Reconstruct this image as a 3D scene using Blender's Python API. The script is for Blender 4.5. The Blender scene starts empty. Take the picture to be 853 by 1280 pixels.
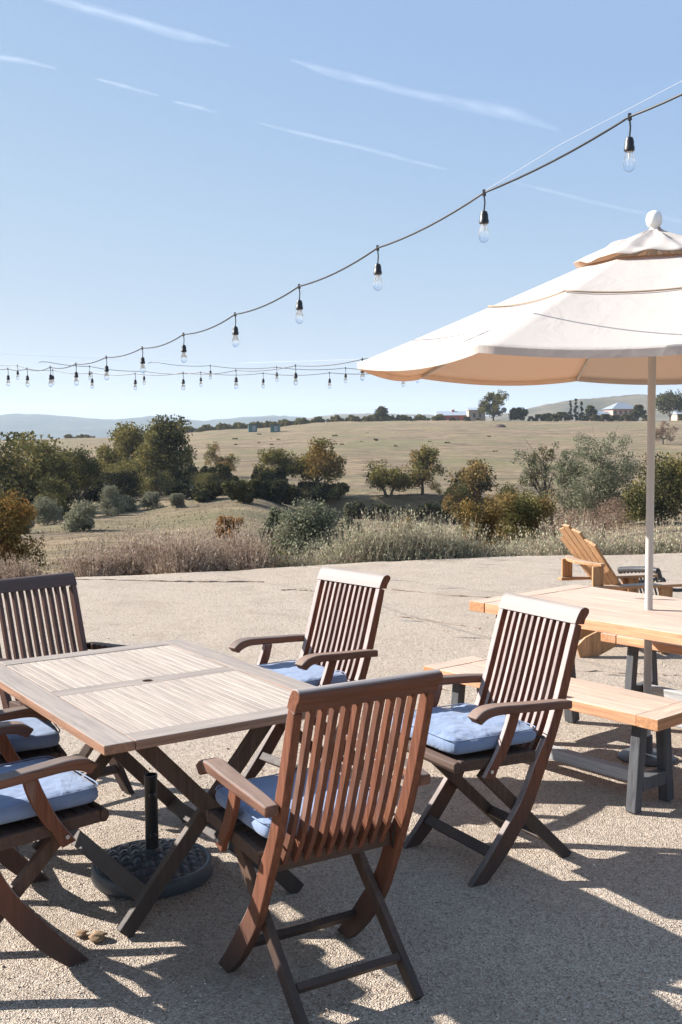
import bpy, bmesh, math, random
import numpy as np
from mathutils import Vector, Matrix
R_ = math.radians
random.seed(7)
rng = np.random.default_rng(11)
scene = bpy.context.scene
COL = scene.collection

# ------------------------------------------------------------------ camera, light, sky
FPX, HOR, CAMZ, ROLL = 1347.4, 540.36, 1.6602, -0.0072          # focal length in px of the 1280-high picture
cam = bpy.data.cameras.new('camera')
cam.sensor_fit = 'VERTICAL'; cam.sensor_height = 36; cam.lens = FPX / 1280 * 36
cam.clip_start = .05; cam.clip_end = 60000
camo = bpy.data.objects.new('camera', cam); COL.objects.link(camo)
PITCH = math.atan2(640 - HOR, FPX)
camo.matrix_world = Matrix.Translation((0, 0, CAMZ)) @ Matrix.Rotation(math.pi / 2 - PITCH, 4, 'X') @ Matrix.Rotation(ROLL, 4, 'Z')
scene.camera = camo

SUN_EL, SUN_AZ = 31.5, 163.0       # azimuth of the sun measured from +X towards +Y (the sun stands left, slightly ahead)
world = bpy.data.worlds.new('World'); scene.world = world; world.use_nodes = True
wn = world.node_tree; wn.nodes.clear()
sky = wn.nodes.new('ShaderNodeTexSky'); sky.sky_type = 'NISHITA'; sky.sun_disc = False
sky.sun_elevation = R_(SUN_EL); sky.sun_rotation = R_(90 - SUN_AZ)
sky.altitude = 300; sky.air_density = 1.0; sky.dust_density = .35; sky.ozone_density = 1.6
bg = wn.nodes.new('ShaderNodeBackground'); bg.inputs[1].default_value = .15
wo = wn.nodes.new('ShaderNodeOutputWorld')
sepc = wn.nodes.new('ShaderNodeSeparateColor'); mr = wn.nodes.new('ShaderNodeMapRange'); mr.inputs[2].default_value = 12
rmp = wn.nodes.new('ShaderNodeValToRGB'); el_ = rmp.color_ramp.elements          # grade of the clear sky: deep blue -> pale milky horizon
while len(el_) < 4: el_.new(.5)
for e_, (p_, c_) in zip(el_, ((.13, (.345, .525, .83)), (.24, (.475, .64, .85)), (.50, (.665, .765, .86)), (1, (.74, .775, .80)))): e_.position = p_; e_.color = c_ + (1,)
tint = wn.nodes.new('ShaderNodeMix'); tint.data_type = 'RGBA'; tint.blend_type = 'MULTIPLY'; tint.clamp_result = False
tint.inputs[0].default_value = 1; tint.inputs[7].default_value = (2.56, 2.56, 2.54, 1); wn.links.new(sky.outputs[0], sepc.inputs[0]); wn.links.new(sepc.outputs[0], mr.inputs[0])
wn.links.new(mr.outputs[0], rmp.inputs[0]); wn.links.new(rmp.outputs[0], tint.inputs[6])
wn.links.new(tint.outputs[2], bg.inputs[0]); wn.links.new(bg.outputs[0], wo.inputs[0])
sl = bpy.data.lights.new('sun', 'SUN'); sl.energy = 5.0; sl.angle = R_(.55); sl.color = (1, .965, .915)
so = bpy.data.objects.new('sun', sl); COL.objects.link(so)
sd = Vector((math.cos(R_(SUN_AZ)) * math.cos(R_(SUN_EL)), math.sin(R_(SUN_AZ)) * math.cos(R_(SUN_EL)), math.sin(R_(SUN_EL))))
so.rotation_euler = sd.to_track_quat('Z', 'Y').to_euler(); so.location = (-20, 6, 14)
vs = scene.view_settings
vs.view_transform = 'Standard'; vs.look = 'None'; vs.exposure = 1.30; vs.gamma = 1; vs.use_curve_mapping = False
scene.cycles.use_denoising = True
scene.cycles.max_bounces = 8; scene.cycles.transparent_max_bounces = 24; scene.cycles.volume_bounces = 1
scene.cycles.sample_clamp_indirect = 6

# ------------------------------------------------------------------ helpers
def ray(u, v):
    x = u - 426.5; y = v - 640
    xx = x * math.cos(ROLL) + y * math.sin(ROLL); yy = -x * math.sin(ROLL) + y * math.cos(ROLL)
    a = PITCH
    return np.array([xx / FPX, math.cos(a) - yy / FPX * math.sin(a), -math.sin(a) - yy / FPX * math.cos(a)])
def at(u, v, Y):
    d = ray(u, v); return d * (Y / d[1]) + np.array([0, 0, CAMZ])
def cr(pts, n=6):
    """Catmull-Rom resampling of a list of points"""
    P = [np.array(p, float) for p in pts]; P = [2 * P[0] - P[1]] + P + [2 * P[-1] - P[-2]]
    out = []
    for i in range(1, len(P) - 2):
        for k in range(n):
            t = k / n; a, b, c, d = P[i - 1:i + 3]
            out.append(.5 * (2 * b + (c - a) * t + (2 * a - 5 * b + 4 * c - d) * t * t + (-a + 3 * b - 3 * c + d) * t ** 3))
    out.append(P[-2]); return out
class MB:
    def __init__(s): s.v = []; s.f = []; s.m = []
    def add(s, vs, fs, m=0):
        o = len(s.v); s.v += [tuple(map(float, p)) for p in vs]; s.f += [tuple(i + o for i in f) for f in fs]; s.m += [m] * len(fs); return s
    def loft(s, secs, m=0, cap=True):
        n = len(secs[0]); vs = [p for q in secs for p in q]; fs = []
        for i in range(len(secs) - 1):
            for j in range(n):
                k = (j + 1) % n; fs.append((i * n + j, i * n + k, (i + 1) * n + k, (i + 1) * n + j))
        if cap: fs.append(tuple(range(n))[::-1]); fs.append(tuple((len(secs) - 1) * n + j for j in range(n)))
        return s.add(vs, fs, m)
    def box(s, c, d, M=None, m=0):
        c = Vector(c); h = Vector(d) / 2; vs = []
        for x in (-1, 1):
            for y in (-1, 1):
                for z in (-1, 1):
                    p = Vector((x * h.x, y * h.y, z * h.z)); vs.append((M @ p if M else p) + c)
        return s.add(vs, [(0, 1, 3, 2), (4, 6, 7, 5), (0, 4, 5, 1), (2, 3, 7, 6), (0, 2, 6, 4), (1, 5, 7, 3)], m)
    def bx(s, x0, x1, y0, y1, z0, z1, m=0): return s.box(((x0 + x1) / 2, (y0 + y1) / 2, (z0 + z1) / 2), (x1 - x0, y1 - y0, z1 - z0), None, m)
    def beam(s, p0, p1, w, t, side=(1, 0, 0), m=0, w1=None):
        """w across, t along 'side'"""
        p0 = Vector(p0); p1 = Vector(p1); d = (p1 - p0).normalized(); sd_ = Vector(side); sd_ = (sd_ - d * sd_.dot(d)).normalized(); u = d.cross(sd_)
        w1 = w if w1 is None else w1
        sec = lambda p, w_: [p + sd_ * a * t / 2 + u * b * w_ / 2 for a, b in ((-1, -1), (1, -1), (1, 1), (-1, 1))]
        return s.loft([sec(p0, w), sec(p1, w1)], m)
    def strip(s, A, B, x0, x1, m=0):
        """ribbon with side profile between edge lists A and B in (y,z), thick from x0 to x1"""
        return s.loft([[(x0, a[0], a[1]), (x1, a[0], a[1]), (x1, b[0], b[1]), (x0, b[0], b[1])] for a, b in zip(A, B)], m)
    def tube(s, pts, r, n=8, m=0):
        pts = [Vector(p) for p in pts]; secs = []; ref = Vector((0, 0, 1))
        for i, p in enumerate(pts):
            d = (pts[min(i + 1, len(pts) - 1)] - pts[max(i - 1, 0)]).normalized()
            if abs(d.dot(ref)) > .95: ref = Vector((1, 0, 0))
            a = d.cross(ref).normalized(); b = d.cross(a); rr = r[i] if hasattr(r, '__len__') else r
            secs.append([p + a * rr * math.cos(2 * math.pi * k / n) + b * rr * math.sin(2 * math.pi * k / n) for k in range(n)])
        return s.loft(secs, m)
    def lathe(s, prof, n=24, c=(0, 0, 0), m=0):
        secs = [[(c[0] + r * math.cos(2 * math.pi * k / n), c[1] + r * math.sin(2 * math.pi * k / n), c[2] + z) for k in range(n)] for r, z in prof]
        return s.loft(secs, m)
    def build(s, name, mats, parent=None, bevel=0, smooth=0, loc=None, rz=0, seg=2, fixn=True):
        me = bpy.data.meshes.new(name); me.from_pydata(s.v, [], s.f); me.update()
        if fixn:
            b = bmesh.new(); b.from_mesh(me); bmesh.ops.recalc_face_normals(b, faces=b.faces[:]); b.to_mesh(me); b.free()
        for mm in (mats if isinstance(mats, (list, tuple)) else [mats]): me.materials.append(mm)
        if any(s.m): me.polygons.foreach_set('material_index', s.m)
        if smooth:
            me.polygons.foreach_set('use_smooth', [True] * len(me.polygons)); me.set_sharp_from_angle(angle=R_(smooth))
        o = bpy.data.objects.new(name, me); COL.objects.link(o)
        if parent: o.parent = parent
        if loc is not None: o.location = loc; o.rotation_euler = (0, 0, rz)
        if bevel:
            md = o.modifiers.new('bevel', 'BEVEL'); md.width = bevel; md.segments = seg; md.limit_method = 'ANGLE'; md.angle_limit = R_(40)
        return o
def raw(name, V, F, mats, parent=None, smooth=False, mi=None):
    """fast mesh from numpy arrays; F is (n,4) or (n,3)"""
    me = bpy.data.meshes.new(name); n, k = F.shape
    me.vertices.add(len(V)); me.vertices.foreach_set('co', np.asarray(V, np.float32).ravel())
    me.loops.add(n * k); me.loops.foreach_set('vertex_index', F.ravel().astype(np.int32))
    me.polygons.add(n); me.polygons.foreach_set('loop_start', np.arange(0, n * k, k, dtype=np.int32))
    if smooth: me.polygons.foreach_set('use_smooth', np.ones(n, bool))
    for mm in (mats if isinstance(mats, (list, tuple)) else [mats]): me.materials.append(mm)
    if mi is not None: me.polygons.foreach_set('material_index', mi.astype(np.int32))
    me.update(calc_edges=True); me.validate()
    o = bpy.data.objects.new(name, me); COL.objects.link(o)
    if parent: o.parent = parent
    return o
def tag(o, label=None, cat=None, group=None, kind=None):
    if label: o['label'] = label
    if cat: o['category'] = cat
    if group: o['group'] = group
    if kind: o['kind'] = kind
    return o
def thing(name, loc, rz, label, cat, group=None):
    o = bpy.data.objects.new(name, None); COL.objects.link(o); o.location = loc; o.rotation_euler = (0, 0, rz); o.empty_display_size = .1
    return tag(o, label, cat, group)
def copy_tree(o, parent=None):
    c = o.copy(); COL.objects.link(c); c.parent = parent
    for ch in list(o.children): copy_tree(ch, c)
    return c

# ------------------------------------------------------------------ materials
class NT:
    def __init__(s, name):
        s.mat = bpy.data.materials.new(name); s.mat.use_nodes = True; s.t = s.mat.node_tree; s.t.nodes.clear()
        s.out = s.n('ShaderNodeOutputMaterial')
    def n(s, ty, **kw):
        nd = s.t.nodes.new(ty)
        for k, v in kw.items(): setattr(nd, k, v)
        return nd
    def l(s, a, b): s.t.links.new(a, b)
    def inp(s, sock, v):
        if hasattr(v, 'links') or isinstance(v, bpy.types.NodeSocket): s.l(v, sock)
        else: sock.default_value = v
    def tc(s, which='Object', scale=(1, 1, 1), rot=(0, 0, 0)):
        c = s.n('ShaderNodeTexCoord'); m = s.n('ShaderNodeMapping'); m.inputs['Scale'].default_value = scale; m.inputs['Rotation'].default_value = rot
        s.l(c.outputs[which], m.inputs[0]); return m.outputs[0]
    def noise(s, vec, scale=5, detail=4, rough=.55, dist=0):
        n = s.n('ShaderNodeTexNoise'); s.l(vec, n.inputs['Vector']); n.inputs['Scale'].default_value = scale; n.inputs['Detail'].default_value = detail
        n.inputs['Roughness'].default_value = rough; n.inputs['Distortion'].default_value = dist; return n.outputs[0]
    def vor(s, vec, scale=5, feature='F1', out=0):
        n = s.n('ShaderNodeTexVoronoi', feature=feature); s.l(vec, n.inputs['Vector']); n.inputs['Scale'].default_value = scale; return n.outputs[out]
    def ramp(s, fac, stops):
        r = s.n('ShaderNodeValToRGB'); s.l(fac, r.inputs[0]); e = r.color_ramp.elements
        while len(e) < len(stops): e.new(.5)
        for q, (p, c) in zip(e, stops): q.position = p; q.color = tuple(c) + (1,) if len(c) == 3 else c
        return r.outputs[0]
    def maprange(s, v, a, b, c=0, d=1):
        m = s.n('ShaderNodeMapRange'); s.l(v, m.inputs[0])
        for i, x in zip((1, 2, 3, 4), (a, b, c, d)): m.inputs[i].default_value = x
        return m.outputs[0]
    def mix(s, f, a, b, mode='MIX'):
        m = s.n('ShaderNodeMix', data_type='RGBA', blend_type=mode); s.inp(m.inputs[0], f)
        for k, v in ((6, a), (7, b)): s.inp(m.inputs[k], (tuple(v) + (1,)) if isinstance(v, tuple) and len(v) == 3 else v)
        return m.outputs[2]
    def math(s, op, a, b=0.0):
        m = s.n('ShaderNodeMath', operation=op); s.inp(m.inputs[0], a); s.inp(m.inputs[1], b); return m.outputs[0]
    def bump(s, h, st=.3, dist=.01, prev=None):
        b = s.n('ShaderNodeBump'); s.l(h, b.inputs['Height']); b.inputs['Strength'].default_value = st; b.inputs['Distance'].default_value = dist
        if prev: s.l(prev, b.inputs['Normal'])
        return b.outputs[0]
    def pr(s, col, rough=.6, normal=None, metal=0, spec=.5, **kw):
        p = s.n('ShaderNodeBsdfPrincipled'); s.inp(p.inputs['Base Color'], (tuple(col) + (1,)) if isinstance(col, tuple) and len(col) == 3 else col)
        s.inp(p.inputs['Roughness'], rough); p.inputs['Metallic'].default_value = metal; p.inputs['Specular IOR Level'].default_value = spec
        if normal: s.l(normal, p.inputs['Normal'])
        for k, v in kw.items(): s.inp(p.inputs[k], v)
        s.l(p.outputs[0], s.out.inputs[0]); s.p = p; return s.mat
def plain(name, col, rough=.6, metal=0, var=.12, scale=30, bump=.1, spec=.5):
    k = NT(name); v = k.tc(); n = k.noise(v, scale, 4)
    c = k.mix(n, tuple(x * (1 - var) for x in col), tuple(min(1, x * (1 + var)) for x in col))
    return k.pr(c, rough, k.bump(n, bump, .002), metal, spec)
def teak(name, axis, red=(.15, .056, .030), grey=(.385, .305, .28), weather=1.0, floor_dark=True, wdir=(0, .55, .83)):
    """teak whose exposed front and top faces have silvered, with finer grain lines along 'axis'"""
    k = NT(name); sc = [42, 42, 42]; sc['xyz'.index(axis)] = 2.2; v = k.tc('Object', tuple(sc)); g = k.noise(v, 1.6, 6, .65, .6)
    sc2 = [9, 9, 9]; sc2['xyz'.index(axis)] = 1.3; g2 = k.noise(k.tc('Object', tuple(sc2)), 1.0, 3)
    isl = k.n('ShaderNodeNewGeometry')
    base = k.mix(k.maprange(g, .3, .7), tuple(x * .6 for x in red), tuple(x * 1.35 for x in red))
    wth = k.mix(k.maprange(g, .3, .7), tuple(x * .72 for x in grey), tuple(min(x * 1.22, .8) for x in grey))
    vt = k.n('ShaderNodeVectorTransform', vector_type='NORMAL', convert_from='WORLD', convert_to='OBJECT'); k.l(isl.outputs['True Normal'], vt.inputs[0])
    dt = k.n('ShaderNodeVectorMath', operation='DOT_PRODUCT'); k.l(vt.outputs[0], dt.inputs[0]); dt.inputs[1].default_value = wdir
    f = k.math('ADD', dt.outputs['Value'], k.maprange(g2, .3, .7, -.35, .25)); f = k.maprange(f, .15, .55, 0, weather)
    c = k.mix(f, base, wth)
    rp = isl.outputs['Random Per Island']; c = k.mix(k.maprange(rp, .3, 1, 0, .45 if floor_dark else .14), c, (.085, .05, .04)); c = k.mix(k.maprange(rp, .25, 0, 0, .35 if floor_dark else .15), c, (.27, .12, .06) if floor_dark else (.42, .34, .28))
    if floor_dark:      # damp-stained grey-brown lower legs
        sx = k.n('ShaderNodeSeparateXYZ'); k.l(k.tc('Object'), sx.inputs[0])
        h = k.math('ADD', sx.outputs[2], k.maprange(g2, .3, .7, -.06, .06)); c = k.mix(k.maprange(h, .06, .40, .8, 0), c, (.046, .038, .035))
    return k.pr(c, k.maprange(g, .3, .7, .52, .72), k.bump(g, .5, .002), spec=.22)
M = {}
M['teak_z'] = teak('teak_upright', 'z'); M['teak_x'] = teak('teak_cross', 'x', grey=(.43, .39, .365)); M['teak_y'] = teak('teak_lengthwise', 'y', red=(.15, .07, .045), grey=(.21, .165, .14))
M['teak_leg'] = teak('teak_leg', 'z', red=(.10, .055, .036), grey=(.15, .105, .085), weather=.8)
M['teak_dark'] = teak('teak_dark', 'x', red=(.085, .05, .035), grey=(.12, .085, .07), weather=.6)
M['tab_x'] = teak('table_board_cross', 'x', red=(.25, .15, .10), grey=(.30, .25, .215), floor_dark=False, wdir=(0, 0, 1))
M['tab_y'] = teak('table_board_long', 'y', red=(.27, .145, .09), grey=(.30, .25, .215), floor_dark=False, wdir=(0, 0, 1))
M['tab_slat'] = teak('table_slat', 'y', red=(.25, .15, .10), grey=(.40, .335, .28), floor_dark=False, wdir=(0, 0, 1))
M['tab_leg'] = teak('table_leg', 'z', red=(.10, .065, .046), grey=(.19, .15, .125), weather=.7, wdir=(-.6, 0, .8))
M['pic_top'] = teak('redwood_top', 'x', red=(.60, .31, .175), grey=(.52, .41, .335), floor_dark=False, wdir=(0, 0, 1))
M['pic_end'] = teak('redwood_end', 'y', red=(.46, .23, .115), grey=(.49, .385, .31), floor_dark=False, wdir=(0, 0, 1))
M['pic_leg'] = teak('painted_trestle', 'z', red=(.085, .085, .09), grey=(.13, .13, .13), floor_dark=False, weather=.5)
M['pic_leg_x'] = teak('painted_rail', 'x', red=(.20, .20, .20), grey=(.44, .43, .42), floor_dark=False, weather=.9, wdir=(0, -.6, .8))
M['adir'] = teak('cedar', 'z', red=(.40, .225, .115), grey=(.38, .26, .165), floor_dark=False, weather=.4)
M['adir_x'] = teak('cedar_arm', 'x', red=(.40, .22, .11), grey=(.36, .29, .23), floor_dark=False, weather=.9, wdir=(0, 0, 1))
M['black'] = plain('black_steel', (.018, .019, .021), .38, .0, .2, 40, .1)
M['rubber'] = plain('black_rubber', (.012, .012, .013), .45)
M['darkchair'] = plain('dark_metal_chair', (.030, .027, .028), .45, 0, .2)
M['resin'] = plain('grey_resin', (.065, .073, .082), .42, 0, .18, 60, .12)
M['ivory'] = plain('ivory_pole', (.50, .475, .44), .35, 0, .04, 8, .02)
M['white'] = plain('white_plastic', (.78, .77, .74), .4, 0, .03, 8, .02)
M['steel'] = plain('galvanised', (.45, .45, .45), .35, .8)
M['wire'] = plain('white_wire', (.7, .7, .7), .4)
k = NT('blue_cushion'); v = k.tc(); n = k.noise(v, 7, 4, .6); w = k.noise(v, 420, 2)
M['cushion'] = k.pr(k.mix(n, (.145, .195, .305), (.22, .28, .40)), .85, k.bump(w, .25, .001, k.bump(k.noise(v, 11, 3, .5, 1.2), .5, .02)), spec=.2, **{'Sheen Weight': .15})
k = NT('clear_glass'); g = k.n('ShaderNodeBsdfGlass'); g.inputs['IOR'].default_value = 1.35; g.inputs['Roughness'].default_value = 0
tr = k.n('ShaderNodeBsdfTransparent'); mx = k.n('ShaderNodeMixShader'); mx.inputs[0].default_value = .45; k.l(tr.outputs[0], mx.inputs[1]); k.l(g.outputs[0], mx.inputs[2]); k.l(mx.outputs[0], k.out.inputs[0]); M['glass'] = k.mat
def canvas(name, col, warm):
    k = NT(name); v = k.tc(); wr = k.noise(v, 5, 5, .6, .8); fine = k.noise(v, 300, 2)
    c = k.mix(k.noise(v, 3, 5), tuple(x * .93 for x in col), col)
    d = k.n('ShaderNodeBsdfDiffuse'); t = k.n('ShaderNodeBsdfTranslucent'); k.l(c, d.inputs[0]); t.inputs[0].default_value = warm + (1,)
    nb = k.bump(fine, .15, .001, k.bump(wr, .32, .02)); k.l(nb, d.inputs['Normal']); k.l(nb, t.inputs['Normal'])
    m = k.n('ShaderNodeAddShader'); k.l(d.outputs[0], m.inputs[0]); k.l(t.outputs[0], m.inputs[1]); k.l(m.outputs[0], k.out.inputs[0]); return k.mat
M['canvas'] = canvas('cream_canvas', (.44, .42, .39), (.25, .155, .085))
M['seam'] = plain('canvas_seam', (.34, .25, .18), .9)

# gravel
k = NT('gravel'); v = k.tc()
big = k.noise(v, .55, 5, .6); mid = k.noise(v, 7, 5, .65); grit = k.vor(v, 165); grit2 = k.vor(v, 60); gritc = k.vor(v, 165, out=1)
sp = k.n('ShaderNodeSeparateXYZ'); k.l(gritc, sp.inputs[0])
c = k.ramp(sp.outputs[0], [(0, (.27, .205, .155)), (.3, (.44, .36, .285)), (.65, (.54, .45, .36)), (1, (.66, .57, .47))])
c = k.mix(k.maprange(big, .35, .65, 0, .35), c, (.47, .37, .28))
dk = k.vor(v, 30); c = k.mix(k.maprange(dk, .07, .17, .75, 0), c, (.17, .13, .10)); dk = k.vor(k.tc('Object', (1, .6, 1)), 13); c = k.mix(k.maprange(dk, .04, .12, .7, 0), c, (.20, .155, .12))
c = k.mix(k.maprange(k.noise(v, 1.9, 5, .7, .8), .50, .66, 0, .38), c, (.30, .235, .175))
c = k.mix(k.maprange(k.noise(v, 55, 3, .8), .38, .62, .25, 0), c, (.26, .20, .155))
nb = k.bump(grit, .95, .008); nb = k.bump(k.noise(v, 30, 4, .75), .6, .03, nb); nb = k.bump(mid, .35, .03, nb)
M['gravel'] = k.pr(c, .92, nb, spec=.2)
k = NT('pebble'); isl = k.n('ShaderNodeNewGeometry')
M['pebble'] = k.pr(k.ramp(isl.outputs['Random Per Island'], [(0, (.20, .14, .10)), (.4, (.42, .34, .27)), (.8, (.56, .48, .40)), (1, (.70, .63, .55))]), .9, spec=.2)
M['clod'] = plain('earth_clod', (.24, .155, .085), .95, 0, .5, 90, 1.0)
M['groove'] = plain('dark_gravel', (.20, .15, .115), .95)  # darker gravel tone for the thin lines across the terrace
# dry grass hills
k = NT('dry_grass_ground'); v = k.tc(); a = k.noise(v, .035, 6, .6, .5); b = k.noise(k.tc('Object', (1, 3.5, 1)), .35, 6, .7, .6); c3 = k.noise(v, 2.6, 5, .75)
c = k.ramp(b, [(.30, (.135, .09, .055)), (.44, (.245, .175, .11)), (.58, (.35, .26, .165)), (.76, (.44, .345, .225))])
a2 = k.noise(k.tc('Object', (1, 1.6, 1)), .09, 6, .7, .9); c = k.mix(k.maprange(a2, .38, .56, .9, 0), c, (.155, .12, .085)); a3 = k.noise(k.tc('Object', (.35, 2.2, 1)), .16, 5, .7, 1.2); c = k.mix(k.maprange(a3, .38, .48, .55, 0), c, (.12, .10, .065))
c = k.mix(k.maprange(a, .46, .62, 0, .7), c, (.19, .175, .09)); c = k.mix(k.maprange(c3, .30, .44, .6, 0), c, (.095, .08, .052))
M['field'] = k.pr(c, .95, k.bump(c3, .9, .25, k.bump(b, .8, .7)), spec=.1)
k = NT('far_hill'); v = k.tc(); a = k.noise(v, .012, 6, .65, .4)
M['hill'] = k.pr(k.ramp(a, [(.3, (.05, .055, .04)), (.5, (.13, .112, .08)), (.7, (.18, .15, .11))]), .95, spec=.1)
k = NT('wooded_hill'); v = k.tc(); a = k.noise(v, .006, 7, .7, .4)
M['woods'] = k.pr(k.ramp(a, [(.38, (.022, .032, .026)), (.55, (.045, .055, .04)), (.70, (.14, .125, .09))]), .95, spec=.1)
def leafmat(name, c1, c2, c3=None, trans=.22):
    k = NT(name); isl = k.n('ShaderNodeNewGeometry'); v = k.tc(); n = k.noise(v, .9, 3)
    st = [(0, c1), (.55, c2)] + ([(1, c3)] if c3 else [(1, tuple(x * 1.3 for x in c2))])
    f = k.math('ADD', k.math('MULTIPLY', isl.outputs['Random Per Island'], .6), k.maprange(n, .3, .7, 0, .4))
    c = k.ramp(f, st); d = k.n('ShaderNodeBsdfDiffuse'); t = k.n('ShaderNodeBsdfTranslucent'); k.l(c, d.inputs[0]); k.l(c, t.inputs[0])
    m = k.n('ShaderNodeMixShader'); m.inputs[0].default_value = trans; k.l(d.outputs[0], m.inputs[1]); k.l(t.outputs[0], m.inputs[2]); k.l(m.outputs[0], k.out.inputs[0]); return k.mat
L = dict(
 oak=leafmat('oak_leaves', (0.078, 0.080, 0.031), (0.182, 0.161, 0.058), (0.326, 0.229, 0.084)),
 dark=leafmat('dark_oak_leaves', (0.036, 0.040, 0.019), (0.083, 0.080, 0.033), (0.155, 0.124, 0.052)),
 autumn=leafmat('autumn_leaves', (0.099, 0.085, 0.033), (0.238, 0.153, 0.051), (0.377, 0.238, 0.075)),
 orange=leafmat('orange_leaves', (0.120, 0.072, 0.028), (0.288, 0.144, 0.048), (0.400, 0.216, 0.072)),
 brown=leafmat('brown_oak_leaves', (0.093, 0.074, 0.031), (0.226, 0.155, 0.060), (0.368, 0.229, 0.091)),
 sage=leafmat('sage_leaves', (0.117, 0.118, 0.078), (0.233, 0.223, 0.149), (0.375, 0.350, 0.237)),
 pine=leafmat('grey_pine_needles', (0.090, 0.102, 0.064), (0.188, 0.190, 0.123), (0.300, 0.285, 0.181)),
 scrub=leafmat('shaded_scrub_leaves', (.022, .026, .016), (.045, .048, .028), (.085, .078, .045)),  # shade of the lower thicket and bank is put into these near-black leaf colours
 cyp=leafmat('cypress_leaves', (0.013, 0.022, 0.013), (0.027, 0.041, 0.023)),
 lav=leafmat('dry_flower_stems', (0.169, 0.124, 0.090), (0.420, 0.327, 0.253), (0.644, 0.536, 0.433)),
 green=leafmat('grey_green_stems', (0.181, 0.191, 0.110), (0.454, 0.441, 0.280), (0.780, 0.692, 0.508)),
 bare=leafmat('twig_haze', (0.135, 0.091, 0.063), (0.260, 0.177, 0.126), (0.338, 0.237, 0.174)),
 lime=leafmat('young_green_leaves', (0.080, 0.112, 0.036), (0.176, 0.208, 0.072)),
 grass=leafmat('grass_blades', (0.128, 0.100, 0.056), (0.288, 0.232, 0.144), (0.416, 0.360, 0.248)))
M['bark'] = plain('bark', (.085, .065, .05), .9, 0, .4, 12, .5)

# ------------------------------------------------------------------ setting: terrain, gravel, far hills
US = [-900, -300, 0, 150, 300, 426, 560, 700, 853, 1150, 1800]
DS = [11.5, 16, 20, 28, 40, 55, 75, 92, 97, 98.6, 107, 125, 160, 220, 320, 430, 520]
VT = {20: [722, 722, 720, 715, 708, 712, 712, 712, 705, 705, 705], 28: [703, 703, 700, 694, 688, 705, 705, 705, 690, 690, 690],
 40: [682, 682, 678, 672, 664, 690, 690, 690, 674, 672, 672], 55: [664, 664, 660, 655, 643, 672, 675, 675, 662, 660, 660],
 75: [648, 648, 644, 638, 624, 658, 662, 657, 649, 648, 648], 92: [636, 636, 632, 626, 613, 650, 656, 647, 640, 640, 640],
 97: [631, 631, 629, 623, 611, 652, 656, 645, 638, 636, 636],
 98.6: [628, 628, 626, 619, 608, 621, 621, 634, 633, 632, 632], 107: [618, 618, 616, 609, 603, 615, 616, 622, 622, 622, 622],
 125: [606, 606, 604, 598, 592, 602, 604, 606, 608, 608, 608], 160: [588, 588, 585, 580, 577, 579, 582, 584, 585, 585, 585],
 220: [570, 570, 568, 563, 558, 556, 558, 562, 562, 562, 562], 320: [556, 556, 554, 551, 541, 536, 534, 537, 538, 540, 540],
 430: [549, 549, 547, 545, 535, 527, 526.5, 528, 529, 532, 534], 520: [553, 553, 552, 550, 542, 535, 535, 536, 537, 540, 542]}
ZT = np.zeros((len(DS), len(US)))
for i, D in enumerate(DS):
    for j in range(len(US)): ZT[i, j] = -.22 if D == 11.5 else (-.85 if D == 16 else CAMZ + (HOR - VT[D][j]) / FPX * D)
def vnoise(x, y, seed=0):
    x = np.asarray(x, float); y = np.asarray(y, float); xi = np.floor(x); yi = np.floor(y); fx = x - xi; fy = y - yi
    fx = fx * fx * (3 - 2 * fx); fy = fy * fy * (3 - 2 * fy)
    h = lambda a, b: np.modf(np.abs(np.sin(a * 127.1 + b * 311.7 + seed * 17.3) * 43758.5453))[0]
    return (h(xi, yi) * (1 - fx) + h(xi + 1, yi) * fx) * (1 - fy) + (h(xi, yi + 1) * (1 - fx) + h(xi + 1, yi + 1) * fx) * fy - .5
def terr(X, Y):
    X = np.asarray(X, float); Y = np.asarray(Y, float); Yc = np.clip(Y, 11.5, 520); u = np.clip(426.5 + FPX * X / Yc, US[0], US[-1])
    a = np.interp(Yc, DS, np.arange(len(DS))); i = np.minimum(a.astype(int), len(DS) - 2); t = a - i
    b = np.interp(u, US, np.arange(len(US))); j = np.minimum(b.astype(int), len(US) - 2); s = b - j
    s = s * s * (3 - 2 * s)
    z = (ZT[i, j] * (1 - s) + ZT[i, j + 1] * s) * (1 - t) + (ZT[i + 1, j] * (1 - s) + ZT[i + 1, j + 1] * s) * t
    amp = np.clip((Y - 14) / 40, 0, 1)
    return z + amp * (.30 * vnoise(X / 9, Y / 9, 1) + .16 * vnoise(X / 3.1, Y / 2.2, 2) + .10 * vnoise(X / 1.3, Y / .9, 3)) * np.clip(Y / 60, .5, 1.4)
def hit(u, v):
    d = ray(u, v); Y = 15.0
    while Y < 515:
        p = d * (Y / d[1]) + np.array([0, 0, CAMZ])
        if p[2] <= terr(p[0], p[1]): break
        Y *= 1.004
    return np.array([p[0], p[1], float(terr(p[0], p[1]))])
def grid_mesh(name, X, Y, Z, mat, smooth=True):
    ny, nx = X.shape; V = np.stack([X, Y, Z], -1).reshape(-1, 3); a = np.arange(ny * nx).reshape(ny, nx)
    F = np.stack([a[:-1, :-1], a[:-1, 1:], a[1:, 1:], a[1:, :-1]], -1).reshape(-1, 4); return raw(name, V, F, mat, smooth=smooth)
yy = np.concatenate([np.geomspace(11.5, 90, 190), np.linspace(90.5, 112, 90), np.geomspace(113, 520, 140)]); uu = np.linspace(-1100, 1950, 380)
YY, UU = np.meshgrid(yy, uu, indexing='ij'); XX = (UU - 426.5) / FPX * YY
tag(grid_mesh('hillside', XX, YY, terr(XX, YY), M['field']), kind='structure')
g_ = MB(); g_.lathe([(0.01, -12.0), (7000, -12.0)], 48); o = g_.build('ground', M['field'], fixn=False)
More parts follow.
